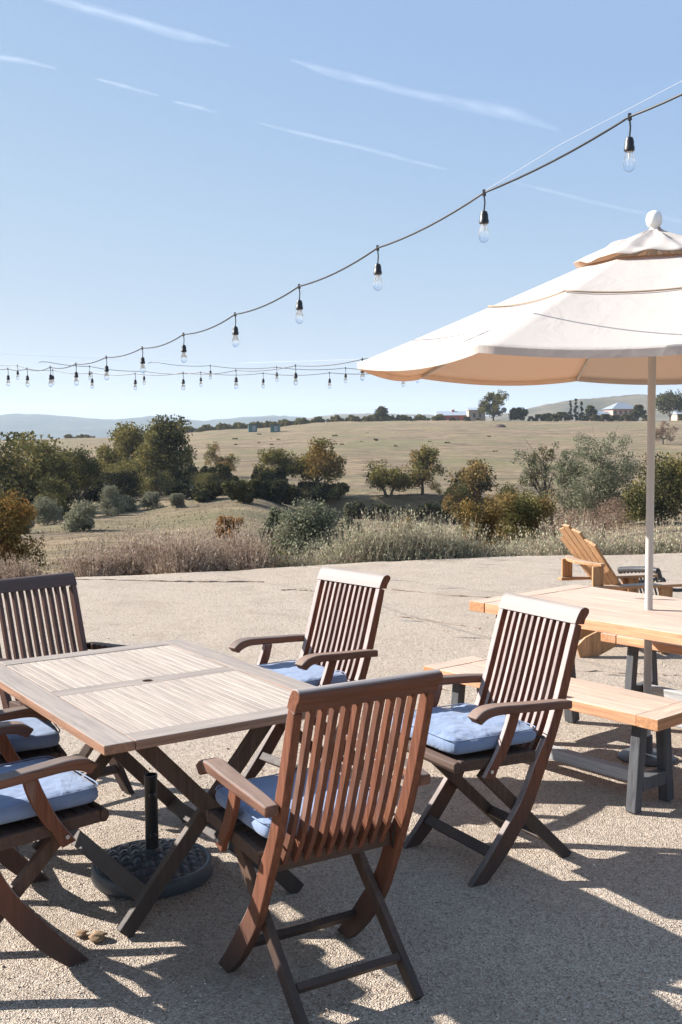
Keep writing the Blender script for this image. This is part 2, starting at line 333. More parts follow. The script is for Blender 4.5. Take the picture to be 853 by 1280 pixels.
o.data.flip_normals() if o.data.polygons[0].normal.z < 0 else None; tag(o, kind='structure')
# gravel terrace
ex = [-60, -20, -8, -4.03, -2.6, -1.27, .25, 2.4, 4.74, 9, 25, 60]; ey = [9, 11.2, 12.3, 12.62, 12.95, 13.37, 14.1, 14.6, 14.9, 15.6, 17, 19]
gx = np.concatenate([np.linspace(-60, -9, 30), np.linspace(-8.8, 8.8, 180), np.linspace(9, 60, 30)]); gt = np.concatenate([np.linspace(-30, 0, 20), np.linspace(.2, 13.5, 150), [13.8, 14.0, 14.15]]) / 14.15
edge = np.interp(gx, ex, ey) + .12 * vnoise(gx * 1.7, gx * 0, 5) + .06 * vnoise(gx * 6, gx * 0, 6)
GT, GX = np.meshgrid(gt, gx, indexing='ij'); GE = np.broadcast_to(edge, GX.shape); GY = np.where(GT > 0, GT * GE, GT * 14.15)
GZ = .010 * vnoise(GX / .9, GY / .9, 8) + .008 * vnoise(GX / .23, GY / .23, 9); GZ = GZ * np.clip(GY, .3, 1)
GZ = np.where(GT > .985, GZ - (GT - .985) / .015 * .22, GZ) - .006
tag(grid_mesh('gravel_terrace', GX, GY, GZ, M['gravel']), kind='structure')
for lab_, pts in (('a', [(60, 724), (150, 725), (235, 726.5), (330, 727)]), ('b', [(352, 737), (372, 737.5), (390, 739)]), ('c', [(490, 736), (560, 744), (640, 748)]), ('d', [(500, 770), (545, 777), (600, 786)]), ('e', [(500, 856), (560, 862)]), ('f', [(700, 838), (790, 842), (853, 845)])):
    gp = []
    for q in cr(pts, 10):
        d = ray(q[0], q[1]); tt_ = -(CAMZ + .002) / d[2]; gp.append((d[0] * tt_, d[1] * tt_ + .05 * float(vnoise(q[0] * .13, 0, 3)), -.004))
    mb = MB(); mb.tube(gp, [.0075 * (1 + .6 * math.sin(i * 1.7)) for i in range(len(gp))], 5); tag(mb.build('gravel_furrow', M['groove'], fixn=False), kind='structure')
# far hills
def ridge(name, D, prof, mat, depth, seed, base=-12, rough=6):
    us = np.linspace(prof[0][0], prof[-1][0], 260); vr = np.interp(us, [p[0] for p in prof], [p[1] for p in prof]); t = np.linspace(-1, 1, 41)
    T, U = np.meshgrid(t, us, indexing='ij'); Y = D + T * depth; X = (U - 426.5) / FPX * D
    top = CAMZ + (HOR - vr) / FPX * D; s = (1 + np.cos(T * math.pi)) / 2; Z = base + (top[None, :] - base) * s
    Z = Z + rough * s * (vnoise(X / (D * .03), Y / (D * .03), seed) + .5 * vnoise(X / (D * .011), Y / (D * .011), seed + 1)) * (.25 + .75 * np.abs(T)) 
    Z = Z + .35 * rough * s * vnoise(X / (D * .0035), Y / (D * .0035), seed + 2)
    return tag(grid_mesh(name, X, Y, Z, mat), kind='structure')
ridge('wooded_mountains', 4300, [(-900, 528), (-300, 521), (0, 518), (30, 515), (60, 516), (100, 520), (150, 523), (175, 521), (205, 518.5), (240, 524), (262, 526), (300, 521), (340, 519), (380, 521), (420, 530), (560, 538), (900, 546)], M['woods'], 1100, 21, rough=16)
ridge('grassy_hills', 2700, [(120, 546), (330, 537), (385, 523), (420, 518), (480, 517.5), (540, 519), (590, 521), (640, 525), (760, 535), (900, 541)], M['hill'], 600, 31, rough=9)
ridge('bare_hill', 1500, [(520, 541), (600, 526), (650, 515), (680, 508), (720, 502), (760, 499), (790, 496), (815, 499), (853, 503), (950, 506), (1150, 515), (1600, 536)], M['hill'], 450, 41, rough=5)
tag(MB().bx(-5200, 5200, -80, 6800, -14, 180).build('haze', (lambda: None)() or (lambda k: k.mat)(NT('haze_air'))), kind='stuff')
hz = bpy.data.materials['haze_air'].node_tree; pv = hz.nodes.new('ShaderNodeVolumePrincipled'); pv.inputs['Color'].default_value = (.76, .87, 1, 1)
pv.inputs['Density'].default_value = .000125; pv.inputs['Anisotropy'].default_value = .2
hz.links.new(pv.outputs[0], [n for n in hz.nodes if n.type == 'OUTPUT_MATERIAL'][0].inputs['Volume'])

# high thin vapour trails
k = NT('vapour'); tcv = k.tc('Object', (.0012, .006, .006)); nz = k.noise(tcv, 1.4, 6, .65, .3); lw = k.n('ShaderNodeLayerWeight'); lw.inputs[0].default_value = .5
fac = k.math('MULTIPLY', k.maprange(nz, .36, .72), k.math('POWER', k.math('SUBTRACT', 1.0, lw.outputs['Facing']), 2.2))
dv = k.n('ShaderNodeBsdfDiffuse'); dv.inputs[0].default_value = (.95, .95, .97, 1); tv = k.n('ShaderNodeBsdfTranslucent'); tv.inputs[0].default_value = (.95, .95, .97, 1)
ms = k.n('ShaderNodeMixShader'); k.l(dv.outputs[0], ms.inputs[1]); k.l(tv.outputs[0], ms.inputs[2]); trn = k.n('ShaderNodeBsdfTransparent')
mz = k.n('ShaderNodeMixShader'); k.l(k.math('MULTIPLY', fac, .17), mz.inputs[0]); k.l(trn.outputs[0], mz.inputs[1]); k.l(ms.outputs[0], mz.inputs[2]); k.l(mz.outputs[0], k.out.inputs[0]); M['vapour'] = k.mat
def sky_at(u, v, H=5200):
    d = ray(u, v); return Vector(d * (H / d[2]))
for lab, pts in (('broad feathery vapour trail high above the string of lights', [(362, 74, 2), (420, 92, 9), (500, 112, 8), (570, 128, 11), (640, 142, 14), (700, 163, 3)]),
    ('thin vapour trail below the broad one, left of the lit cord', [(322, 153, 1.5), (380, 168, 4), (450, 184, 4), (510, 200, 4), (560, 212, 1.5)]),
    ('thin vapour trail running behind the parasol finial', [(636, 226, 1.5), (700, 242, 4), (770, 259, 4), (860, 278, 4), (940, 292, 2)]),
    ('long soft vapour trail across the top left corner of the sky', [(20, -14, 3), (90, 4, 10), (160, 24, 9), (220, 42, 10), (290, 58, 2)]),
    ('short vapour streak touching the left edge of the sky', [(-60, 62, 2), (-10, 70, 5), (30, 76, 5), (72, 86, 1.5)]),
    ('short faint vapour streak, left one of the pair under the long trail', [(120, 98, 1.5), (150, 106, 4), (200, 120, 2)]),
    ('short faint vapour streak, right one of the pair under the long trail', [(218, 127, 1.5), (245, 133, 4), (275, 142, 1.5)])):
    mb = MB(); P = cr(pts, 8); C0 = sky_at(P[len(P) // 2][0], P[len(P) // 2][1]); ctr = [sky_at(p[0], p[1]) for p in P]
    dr = (ctr[-1] - ctr[0]).normalized(); ang = math.atan2(dr.y, dr.x); rot = Matrix.Rotation(-ang, 3, 'Z')
    mb.tube([rot @ (c - C0) for c in ctr], [max(p[2], .8) * .5 * c.length / FPX * (1.45) for p, c in zip(P, ctr)], 20)
    o = mb.build('vapour_trail', M['vapour'], smooth=180, loc=C0, rz=ang); tag(o, lab, 'vapour trail')

# ------------------------------------------------------------------ armchairs
HW = .23
F_ = cr([(-.266, .950), (-.240, .875), (-.172, .655), (-.122, .52), (-.062, .415), (-.025, .335), (.022, .258), (.097, .165), (.168, .08), (.240, 0)], 5)
B_ = cr([(-.294, .938), (-.277, .860), (-.217, .650), (-.170, .515), (-.116, .39), (-.082, .315), (-.040, .230), (.043, .120), (.103, .055), (.165, 0)], 5)
def make_chair(label):
    t = thing('folding_armchair', (0, 0, 0), 0, label, 'armchair', 'folding teak armchairs around the square-slatted table')
    for s in (-1, 1):
        m = MB(); m.strip(F_[2:], B_[2:], s * (HW - .027), s * HW); m.build('curved_leg', M['teak_z'], t, .003)
        m = MB(); m.beam((s * (HW - .042), .163, .408), (s * (HW - .042), -.262, -.002), .046, .024); m.build('straight_leg', M['teak_leg'], t, .003)
        T = cr([(-.205, .643), (-.12, .652), (0, .660), (.10, .668), (.17, .672), (.225, .664), (.262, .640)], 4)
        Bt = cr([(-.205, .611), (-.12, .620), (0, .628), (.10, .636), (.165, .638), (.205, .630), (.235, .612)], 4)
        secs = []
        for i, (a, b) in enumerate(zip(T, Bt)):
            q = i / (len(T) - 1); w0 = .002; w1 = .046 + .012 * math.sin(min(1, q * 1.25) * math.pi * .7)
            x0 = s * (HW + w0 - .006 * q); x1 = s * (HW + w1); secs.append([(x0, a[0], a[1]), (x1, a[0], a[1]), (x1, b[0], b[1]), (x0, b[0], b[1])])
        m = MB(); m.loft(secs); m.build('armrest', M['teak_y'], t, .007, 50, seg=3)
        fa = cr([(.075, .634), (.098, .575), (.135, .495), (.168, .445), (.196, .405)], 4); fb = cr([(.030, .630), (.050, .565), (.093, .480), (.128, .435), (.150, .392)], 4)
        m = MB(); m.strip(fa, fb, s * (HW + .002), s * (HW + .022)); m.build('arm_support', M['teak_z'], t, .003)
        m = MB(); m.tube([(s * (HW + .021), .165, .425), (s * (HW + .027), .165, .425)], .007, 10); m.build('bolt', M['steel'], t)
    a = cr([(-.252, .924), (-.264, .950), (-.278, .972), (-.290, .981), (-.308, .983), (-.323, .975), (-.325, .962), (-.317, .950), (-.306, .936), (-.300, .918)], 3)
    m = MB(); m.loft([[(x, p[0], p[1]) for p in a] for x in (-HW - .002, HW + .002)]); m.build('top_rail', M['teak_x'], t, .002, 35)
    m = MB(); n = 10; pitch = (2 * (HW - .027)) / (n + 1)
    k0 = 2; k1 = 21
    for i in range(n):
        x = -(HW - .027) + pitch * (i + 1)
        fa = [(p[0] - .003, p[1]) for p in F_[k0 - 1:k1]]; d = .024
        fb = [(p[0] - d, p[1] - .012) for p in fa]; fb[-1] = (fa[-1][0] - .018, fa[-1][1] + .004)
        m.strip(fa, fb, x - .0083, x + .0083)
    m.build('back_slats', M['teak_z'], t, .0015, seg=1)
    m = MB(); m.bx(-HW + .029, HW - .029, -.098, -.072, .405, .447); m.build('lower_back_rail', M['teak_dark'], t, .003)
    fr = MB()
    for s in (-1, 1): fr.beam((s * (HW - .013), -.062, .440), (s * (HW - .013), .287, .456), .040, .025)
    fr.loft([[(x, .288, .436), (x, .288, .470), (x, .300, .477), (x, .316, .470), (x, .318, .450), (x, .308, .434)] for x in (-HW, HW)])
    fr.bx(-HW + .028, HW - .028, .262, .284, .428, .470)
    fr.build('seat_frame', M['teak_dark'], t, .003)
    ss = MB()
    for i in range(8):
        y = -.058 + i * .040; ss.bx(-HW + .028, HW - .028, y, y + .0385, .444 + i * .0019, .458 + i * .0019)
    ss.build('seat_slats', M['teak_dark'], t, .002, seg=1)
    m = MB(); m.beam((-HW + .029, .128, .098), (HW - .029, .128, .098), .040, .022, (0, .75, .66)); m.build('stretcher', M['teak_leg'], t, .003)
    m = MB(); m.beam((-HW + .056, -.172, .088), (HW - .056, -.172, .088), .040, .022, (0, .7, .7)); m.build('stretcher', M['teak_leg'], t, .003)
    return t
chairs = {'A': (-.0781, 3.1808, .5332), 'B': (.5546, 4.1403, 2.1039), 'C': (-.1642, 5.0535, 2.283), 'D': (-1.2941, 4.8995, 3.8868), 'E': (-1.415, 4.02, -1.12), 'F': (-1.1346, 3.3331, -.9106)}
clab = {'A': 'reddish teak folding armchair seen from behind, nearest the viewer at the table corner', 'B': 'silvery slatted teak folding armchair with a rumpled blue cushion, between the two tables',
 'C': 'teak folding armchair facing left at the far right side of the slatted table', 'D': 'dark shaded teak folding armchair behind the far left edge of the slatted table',
 'E': 'farther teak folding armchair of the left row, mostly cut off by the picture edge', 'F': 'teak folding armchair at lower left whose curved leg reaches the foreground gravel'}
plab = {'A': 'smooth blue seat cushion seen through the back slats of the nearest chair', 'B': 'wrinkled blue seat cushion on the chair between the two tables', 'C': 'blue seat cushion of the chair at the far right side of the slatted table',
 'D': 'blue seat cushion under the far left table edge, on the dark shaded chair', 'E': 'blue seat cushion of the farther chair at the left picture edge', 'F': 'blue seat cushion of the lower left chair, striped by arm shadows'}
def cushion(c, loc, rz):
    amp = {'B': .0085}.get(c, .0035); sd_ = ord(c); n = 60; hx, hy, th = (.214, .194, .062) if c != 'B' else (.224, .203, .066); cy = .112; z0 = .484
    t = np.sin(np.linspace(-1, 1, n) * math.pi / 2) ; V = []; F = []
    def sheet(sign):
        A, Bq = np.meshgrid(t, t, indexing='ij'); r = (np.abs(A) ** 7 + np.abs(Bq) ** 11) ** (1 / 11); rr = np.clip(r, 0, 1)
        # squircle outline with soft corners
        sq = np.maximum(np.abs(A), np.abs(Bq)); f = np.where(r > 0, sq / np.maximum(r, 1e-6), 1); X = A * f; Y = Bq * f
        prof = (1 - np.clip(sq, 0, 1) ** 22) ** .5
        crown = .90 + .10 * (1 - X * X) * (1 - Y * Y)
        Z = sign * th / 2 * prof * (crown if sign > 0 else .98)
        if sign > 0:
            Z = Z + amp * prof * (2.2 * vnoise(X * 2.3 + 3 * vnoise(Y * 1.5, X, sd_ + 1), Y * 2.0, sd_) + 1.2 * np.abs(vnoise(X * 5 + Y * 3, Y * 5 - X * 2, sd_ + 3)) + .5 * vnoise(X * 11, Y * 9, sd_ + 4))
        e = 1 + .012 * vnoise(X * 4, Y * 4, sd_ + 6)
        return np.stack([X * hx * e, cy + Y * hy * e, z0 + th / 2 + Z + .022 * (Y * hy + .2)*.6], -1).reshape(-1, 3)
    a = np.arange(n * n).reshape(n, n); f1 = np.stack([a[:-1, :-1], a[1:, :-1], a[1:, 1:], a[:-1, 1:]], -1).reshape(-1, 4)
    V = np.concatenate([sheet(1), sheet(-1)]); F = np.concatenate([f1, f1[:, ::-1] + n * n])
    o = raw('seat_cushion', V, F, M['cushion'], smooth=True); o.location = loc; o.rotation_euler = (0, 0, rz)
    bm = bmesh.new(); bm.from_mesh(o.data); bmesh.ops.remove_doubles(bm, verts=bm.verts[:], dist=.0004); bmesh.ops.recalc_face_normals(bm, faces=bm.faces[:]); bm.to_mesh(o.data); bm.free()
    tag(o, plab[c], 'cushion', 'blue seat cushions')
    ring = []
    for i in range(120):
        th_ = 2 * math.pi * i / 120; A = math.cos(th_); Bq = math.sin(th_); q_ = max(abs(A), abs(Bq)); A /= q_; Bq /= q_; r = (abs(A) ** 11 + abs(Bq) ** 11) ** (1 / 11)
        ring.append((A / r * (hx - .001), cy + Bq / r * (hy - .001), z0 + th * .90 + .0132 * (Bq / r * hy + .2)))
    m = MB(); m.tube(ring + ring[:2], .0022, 6); m.build('seam', M['cushion'], o, smooth=180)
    if c in 'BA':
        for s in (-1, 1):
            m = MB()
            for q in (0, 1): m.tube(cr([(s * (hx - .02), cy - hy + .004, .505), (s * (hx - .005), cy - hy - .02 - .01 * q, .50), (s * (hx + .004 - .02 * q), cy - hy - .034, .475 - .03 * q), (s * (hx - .012 * q), cy - hy - .022, .43 - .03 * q)], 4), .0035, 5)
            m.build('tie_ribbon', M['rubber'], o, smooth=180)
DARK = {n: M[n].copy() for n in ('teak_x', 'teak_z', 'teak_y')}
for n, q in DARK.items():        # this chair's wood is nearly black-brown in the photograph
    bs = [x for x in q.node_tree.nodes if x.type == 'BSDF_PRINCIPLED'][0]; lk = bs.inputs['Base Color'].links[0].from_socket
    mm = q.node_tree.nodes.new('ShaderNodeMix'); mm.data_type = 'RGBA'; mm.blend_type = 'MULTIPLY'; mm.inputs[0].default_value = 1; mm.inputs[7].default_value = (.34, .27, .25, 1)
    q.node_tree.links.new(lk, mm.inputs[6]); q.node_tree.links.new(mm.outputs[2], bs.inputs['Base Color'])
first = None
for c, (x, y, r) in chairs.items():
    o = make_chair(clab[c]) if first is None else copy_tree(first); first = first or o
    o.location = (x, y, 0); o.rotation_euler = (0, 0, r); o['label'] = clab[c]; cushion(c, (x, y, 0), r)
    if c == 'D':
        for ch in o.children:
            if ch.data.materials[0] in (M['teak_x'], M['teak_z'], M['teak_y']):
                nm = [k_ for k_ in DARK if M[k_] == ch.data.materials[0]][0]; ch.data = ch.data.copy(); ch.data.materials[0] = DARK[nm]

# ------------------------------------------------------------------ slatted teak table
TX, TY, TR, TL, TW = -.7051, 3.1265, .5931, .9185, 1.3874
t = thing('folding_table', (TX, TY, 0), TR, 'weathered folding teak table with a slatted top and a small centre hole, on crossed legs', 'table')
z1 = .74; z0 = .710
def board(name, x0, x1, y0, y1, mat, za=z0, zb=z1): return MB().bx(x0, x1, y0, y1, za, zb).build(name, mat, t, .003)
board('side_board', 0, .098, 0, TW, M['tab_y']); board('side_board', TL - .098, TL, 0, TW, M['tab_y'])
board('end_board', .100, TL - .100, 0, .088, M['tab_x']); board('end_board', .100, TL - .100, TW - .088, TW, M['tab_x'])
m = MB()   # centre board with its hole
hx_, hy_, hr = TL / 2, .721, .021; x0, x1, y0, y1 = .100, TL - .100, .682, .760
n = 24; ringo = []; ringi = []
for i in range(n):
    a = 2 * math.pi * i / n; ringi.append((hx_ + hr * math.cos(a), hy_ + hr * math.sin(a))); s = .036 / max(abs(math.cos(a)), abs(math.sin(a))); ringo.append((hx_ + s * math.cos(a), hy_ + s * math.sin(a)))
vs_ = [(p[0], p[1], z) for z in (z0 + .002, z1 - .002) for p in ringo] + [(p[0], p[1], z) for z in (z0 + .002, z1 - .002) for p in ringi]; fs_ = []
for i in range(n):
    j = (i + 1) % n; fs_ += [(n + i, n + j, 3 * n + j, 3 * n + i), (i, 2 * n + i, 2 * n + j, j), (2 * n + i, 3 * n + i, 3 * n + j, 2 * n + j), (i, j, n + j, n + i)]
m.add(vs_, fs_); m.bx(x0, hx_ - .036, y0, y1, z0 + .002, z1 - .002); m.bx(hx_ + .036, x1, y0, y1, z0 + .002, z1 - .002)
m.bx(hx_ - .0358, hx_ + .0358, y0, hy_ - .036, z0 + .002, z1 - .002); m.bx(hx_ - .0358, hx_ + .0358, hy_ + .036, y1, z0 + .002, z1 - .002)
m.build('centre_board', M['tab_x'], t)
for ya, yb in ((.090, .680), (.762, TW - .090)):
    m = MB(); ns = 23; pt = (TL - .204) / ns
    for i in range(ns):
        xa = .102 + i * pt; m.bx(xa + .0011, xa + pt - .0011, ya, yb, z1 - .021, z1 - .002)
    m.build('top_slats', M['tab_slat'], t, .0012, seg=1)
m = MB()
for yb in (.24, .69, 1.13): m.bx(.06, TL - .06, yb, yb + .05, .690, .7095)
m.build('battens', M['tab_leg'], t, .002)
for yc in (.285, 1.165):
    m = MB(); m.beam((.19, yc - .017, .69), (.83, yc - .017, .0), .056, .030, (0, 1, 0)); m.build('leg', M['tab_leg'], t, .004)
    m = MB(); m.beam((.77, yc + .017, .69), (.17, yc + .017, .0), .056, .030, (0, 1, 0)); m.build('leg', M['tab_leg'], t, .004)
m = MB(); m.beam((.262, .318, .095), (.262, 1.165, .095), .058, .018, (-.75, 0, .66)); m.build('stretcher', M['tab_leg'], t, .003)
m = MB(); m.beam((.735, .30, .092), (.735, 1.13, .092), .055, .018, (-.75, 0, .66)); m.build('stretcher', M['tab_leg'], t, .003)
m = MB(); m.tube([(.480, .262, .360), (.480, .322, .360)], .009, 10); m.tube([(.480, 1.142, .360), (.480, 1.202, .360)], .009, 10); m.build('pivot_bolts', M['steel'], t)

# umbrella stand under the table
cc, ss_ = math.cos(TR), math.sin(TR)
SX, SY = -.722, 3.965
t = thing('umbrella_stand', (SX, SY, 0), .3, 'dark grey basket-weave parasol base with an empty black tube, under the slatted table', 'parasol base')
nr, na = 70, 220; rr = np.linspace(.001, 1, nr); aa = np.linspace(0, 2 * math.pi, na, endpoint=False); RR, AA = np.meshgrid(rr, aa, indexing='ij')
rad = .208; X = RR * rad * np.cos(AA); Y = RR * rad * np.sin(AA)
dome = .048 + .036 * np.cos(RR * math.pi / 2) ** 1.0
c_ = .040; iu = np.floor(X / c_); iv = np.floor(Y / c_); fu = X / c_ - iu; fv = Y / c_ - iv; par = (iu + iv) % 2
wv = np.where(par == 0, np.sin(fu * math.pi) * np.clip(1.9 * np.sin(fv * math.pi), 0, 1), np.sin(fv * math.pi) * np.clip(1.9 * np.sin(fu * math.pi), 0, 1))
Zt = dome + .012 * wv * np.clip((1 - RR) * 9, 0, 1) * np.clip((RR - .14) * 30, 0, 1)
Vt = np.stack([X, Y, Zt], -1).reshape(-1, 3); a = np.arange(nr * na).reshape(nr, na); b = np.roll(a, -1, 1)
F = np.stack([a[:-1], a[1:], b[1:], b[:-1]], -1).reshape(-1, 4)
raw('woven_dome', Vt, F, M['resin'], t, smooth=True)
m = MB(); na2 = 64
def rim(r, z, lob=.0): return [((r + lob * math.cos(4 * q)) * math.cos(q), (r + lob * math.cos(4 * q)) * math.sin(q), z) for q in [2 * math.pi * i / na2 for i in range(na2)]]
m.loft([rim(.224, .0), rim(.228, .010), rim(.228, .040), rim(.222, .053), rim(.211, .056), rim(.202, .050)], cap=False); m.build('rim', M['resin'], t, smooth=50)
m = MB(); m.lathe([(.036, .085), (.036, .095), (.028, .104), (.022, .106)], 24); m.build('collar', M['resin'], t, smooth=40)
m = MB(); m.lathe([(.0245, .078), (.0245, .372), (.0255, .375), (.0255, .384), (.021, .384), (.021, .30)], 28); m.build('tube', M['black'], t, smooth=40)
for z in (.16, .315):
    m = MB(); m.tube([(.0, -.022, z), (.0, -.036, z)], .0045, 8); m.tube([(.0, -.036, z), (.0, -.044, z)], [.013, .011], 12); m.build('knob', M['black'], t, smooth=40, rz=0, loc=(0, 0, 0))

# ------------------------------------------------------------------ picnic table with parasol, two benches
PX, PY, PR = .6798, 5.6919, -.8766
t = thing('picnic_table', (PX, PY, 0), PR, 'long light redwood picnic table with the parasol pole through its top', 'table')
PL, PWd = 2.05, .90; ztop = .7603
def planks(par, x0, x1, y0, y1, zt, th, n, end=.108):
    w = (y1 - y0) / n
    m = MB()
    for i in range(n): m.bx(x0 + end + .002, x1 - end - .002, y0 + i * w + .0012, y0 + (i + 1) * w - .0012, zt - th, zt - .001 * (i % 2))
    m.build('planks', M['pic_top'], par, .003)
    for xa in (x0, x1 - end):
        m = MB(); m.bx(xa, xa + end, y0 - .002, y1 + .002, zt - th, zt + .001); m.build('breadboard_end', M['pic_end'], par, .003)
planks(t, 0, PL, 0, PWd, ztop, .052, 6)
for xx_ in (.11, PL - .30):
    for s, yb, yt in ((-1, .16, .26), (1, .74, .64)):
        m = MB(); m.beam((xx_, yt, ztop - .055), (xx_, yb, 0), .062, .06); m.build('leg', M['pic_leg'], t, .004)
    m = MB(); m.bx(xx_ - .03, xx_ + .03, .12, .78, ztop - .10, ztop - .054); m.bx(xx_ - .03, xx_ + .03, .24, .66, .20, .27); m.build('cross_rail', M['pic_leg'], t, .004)
m = MB(); m.bx(.142, PL - .335, .42, .49, .205, .265); m.build('long_rail', M['pic_leg_x'], t, .004)
def bench(x0, x1, y0, y1, label):
    t = thing('bench', (PX, PY, 0), PR, label, 'bench', 'redwood benches beside the picnic table')
    planks(t, x0, x1, y0, y1, .4492, .050, 3); yc = (y0 + y1) / 2
    for xc in (x0 + .165, x1 - .155):
        for s in (-1, 1):
            m = MB(); m.beam((xc, yc + s * .085, .398), (xc, yc + s * .125, 0), .050, .050); m.build('leg', M['pic_leg'], t, .004)
        m = MB(); m.bx(xc - .026, xc + .026, yc - .085, yc + .085, .085, .145); m.build('cross_rail', M['pic_leg'], t, .004)
    m = MB(); m.bx(x0 + .195, x1 - .185, yc - .028, yc + .028, .088, .142); m.build('long_rail', M['pic_leg_x'], t, .004)
bench(-.030, 1.376, -.309, .050, 'near redwood bench with dark trestle legs, between the silvery armchair and the picnic table')
bench(.02, 1.70, 1.12, 1.48, 'far redwood bench mostly hidden behind the picnic table top')

# parasol
UX, UY = 1.5424, 5.3647; UR, UA, ZR, ZTOP = 1.4576, .0371 + math.pi, 1.9976, 2.655
t = thing('parasol', (UX, UY, 0), 0, 'big cream canvas parasol on an ivory pole with a white ball finial', 'parasol')
m = MB(); m.tube([(0, 0, 0.03), (0, 0, 2.62)], .0195, 24); m.build('pole', M['ivory'], t, smooth=50)
m = MB(); m.lathe([(.001, 0), (.14, 0), (.143, .008), (.13, .018), (.06, .024), (.03, .03), (.028, .12), (.021, .122)], 36); m.build('base', M['resin'], t, .002, 40)
def zprof(q):   # q: 0 at rim, 1 at the centre
    return ZR + (ZTOP - .06 - ZR) * (q ** 1.06)
def canopy_mesh(r_out, r_in, zf, nrad=16, ntan=14, droop=0, scallop=0, seed=3, wob=0):
    V = []; idx = {}
    for k in range(8):
        a0 = UA + k * math.pi / 4; a1 = a0 + math.pi / 4; p0 = np.array([math.cos(a0), math.sin(a0)]); p1 = np.array([math.cos(a1), math.sin(a1)])
        for j in range(ntan):
            s = j / ntan; w = 4 * s * (1 - s)
            for i in range(nrad + 1):
                q = i / nrad; r = r_out + (r_in - r_out) * q; P = (p0 * (1 - s) + p1 * s) * r
                P = P * (1 - scallop * w * (1 - q) ** 2); z = zf(q) - droop * w * (1 - q) ** 1.5 - .010 * w * math.sin(q * math.pi)
                z += wob * float(vnoise(P[0] * 9 + k * 5, P[1] * 9, seed)) * w
                V.append((P[0], P[1], z))
    n = 8 * ntan; a = np.arange(n * (nrad + 1)).reshape(n, nrad + 1); b = np.roll(a, -1, 0)
    return np.array(V), np.stack([a[:, :-1], b[:, :-1], b[:, 1:], a[:, 1:]], -1).reshape(-1, 4)
rin = .33
V, F = canopy_mesh(UR, rin, lambda q: ZR + (2.470 - ZR) * q ** 1.03, 22, 16, .035, .010, 3, .004)
o = raw('canopy', V, F, M['canvas'], t, smooth=True); md = o.modifiers.new('thick', 'SOLIDIFY'); md.thickness = .0016
# seams: ring at 58 % and one down every rib
m = MB()
for k in range(8):
    a0 = UA + k * math.pi / 4; a1 = a0 + math.pi / 4
    for fr_ in (.57,):
        r = UR + (rin - UR) * fr_; pts = []
        for j in range(13):
            s = j / 12; w = 4 * s * (1 - s); x = (math.cos(a0) * (1 - s) + math.cos(a1) * s) * r; y = (math.sin(a0) * (1 - s) + math.sin(a1) * s) * r
            pts.append((x, y, ZR + (2.470 - ZR) * fr_ ** 1.03 + .004 - .035 * w * (1 - fr_) ** 1.5 - .010 * w * math.sin(fr_ * math.pi) + .004))
        m.tube(pts, .0042, 5)
m.build('panel_seams', M['seam'], t, smooth=180)
hm = MB(); pts = []
for k in range(8):
    a0 = UA + k * math.pi / 4; a1 = a0 + math.pi / 4
    for j in range(16):
        s = j / 16; w = 4 * s * (1 - s); f = 1 - .010 * w
        pts.append(((math.cos(a0) * (1 - s) + math.cos(a1) * s) * UR * f, (math.sin(a0) * (1 - s) + math.sin(a1) * s) * UR * f, ZR - .035 * w))
secs = [[(p[0] * .999, p[1] * .999, p[2] + .003), (p[0] * 1.0015, p[1] * 1.0015, p[2] + .003), (p[0] * 1.0008, p[1] * 1.0008, p[2] - .028), (p[0] * .9988, p[1] * .9988, p[2] - .028)] for p in pts + pts[:1]]
hm.loft(secs, cap=False); hm.build('hem', M['canvas'], t, smooth=60)
V, F = canopy_mesh(.395, .03, lambda q: 2.480 + (ZTOP - .018 - 2.480) * (q ** .92), 12, 16, -.006, -.02, 5, .060)
o = raw('vent', V, F, M['canvas'], t, smooth=True); md = o.modifiers.new('thick', 'SOLIDIFY'); md.thickness = .0016
m = MB()
for k in range(8):
    a0 = UA + k * math.pi / 4
    m2 = MB(); m2.beam((math.cos(a0) * .05, math.sin(a0) * .05, 2.555), (math.cos(a0) * (UR - .012), math.sin(a0) * (UR - .012), ZR - .014), .020, .012, (-math.sin(a0), math.cos(a0), 0)); m2.build('rib', M['ivory'], t, .002)
    m2 = MB(); m2.beam((math.cos(a0) * .035, math.sin(a0) * .035, 2.085), (math.cos(a0) * .72, math.sin(a0) * .72, 2.275), .014, .009, (-math.sin(a0), math.cos(a0), 0)); m2.build('strut', M['ivory'], t, .002)
m = MB(); m.lathe([(.021, 2.03), (.030, 2.035), (.030, 2.065), (.046, 2.072), (.046, 2.095), (.030, 2.10), (.021, 2.105)], 16); m.build('runner_hub', M['ivory'], t, .002)
m = MB(); m.lathe([(.004, 2.632), (.022, 2.636), (.018, 2.648), (.030, 2.655), (.037, 2.668), (.0395, 2.688), (.037, 2.706), (.029, 2.720), (.016, 2.728), (.002, 2.730)], 28); m.build('finial', M['white'], t, smooth=60)
m = MB(); m.tube([(0, .0, .80), (0, 0, .95)], .0205, 20)

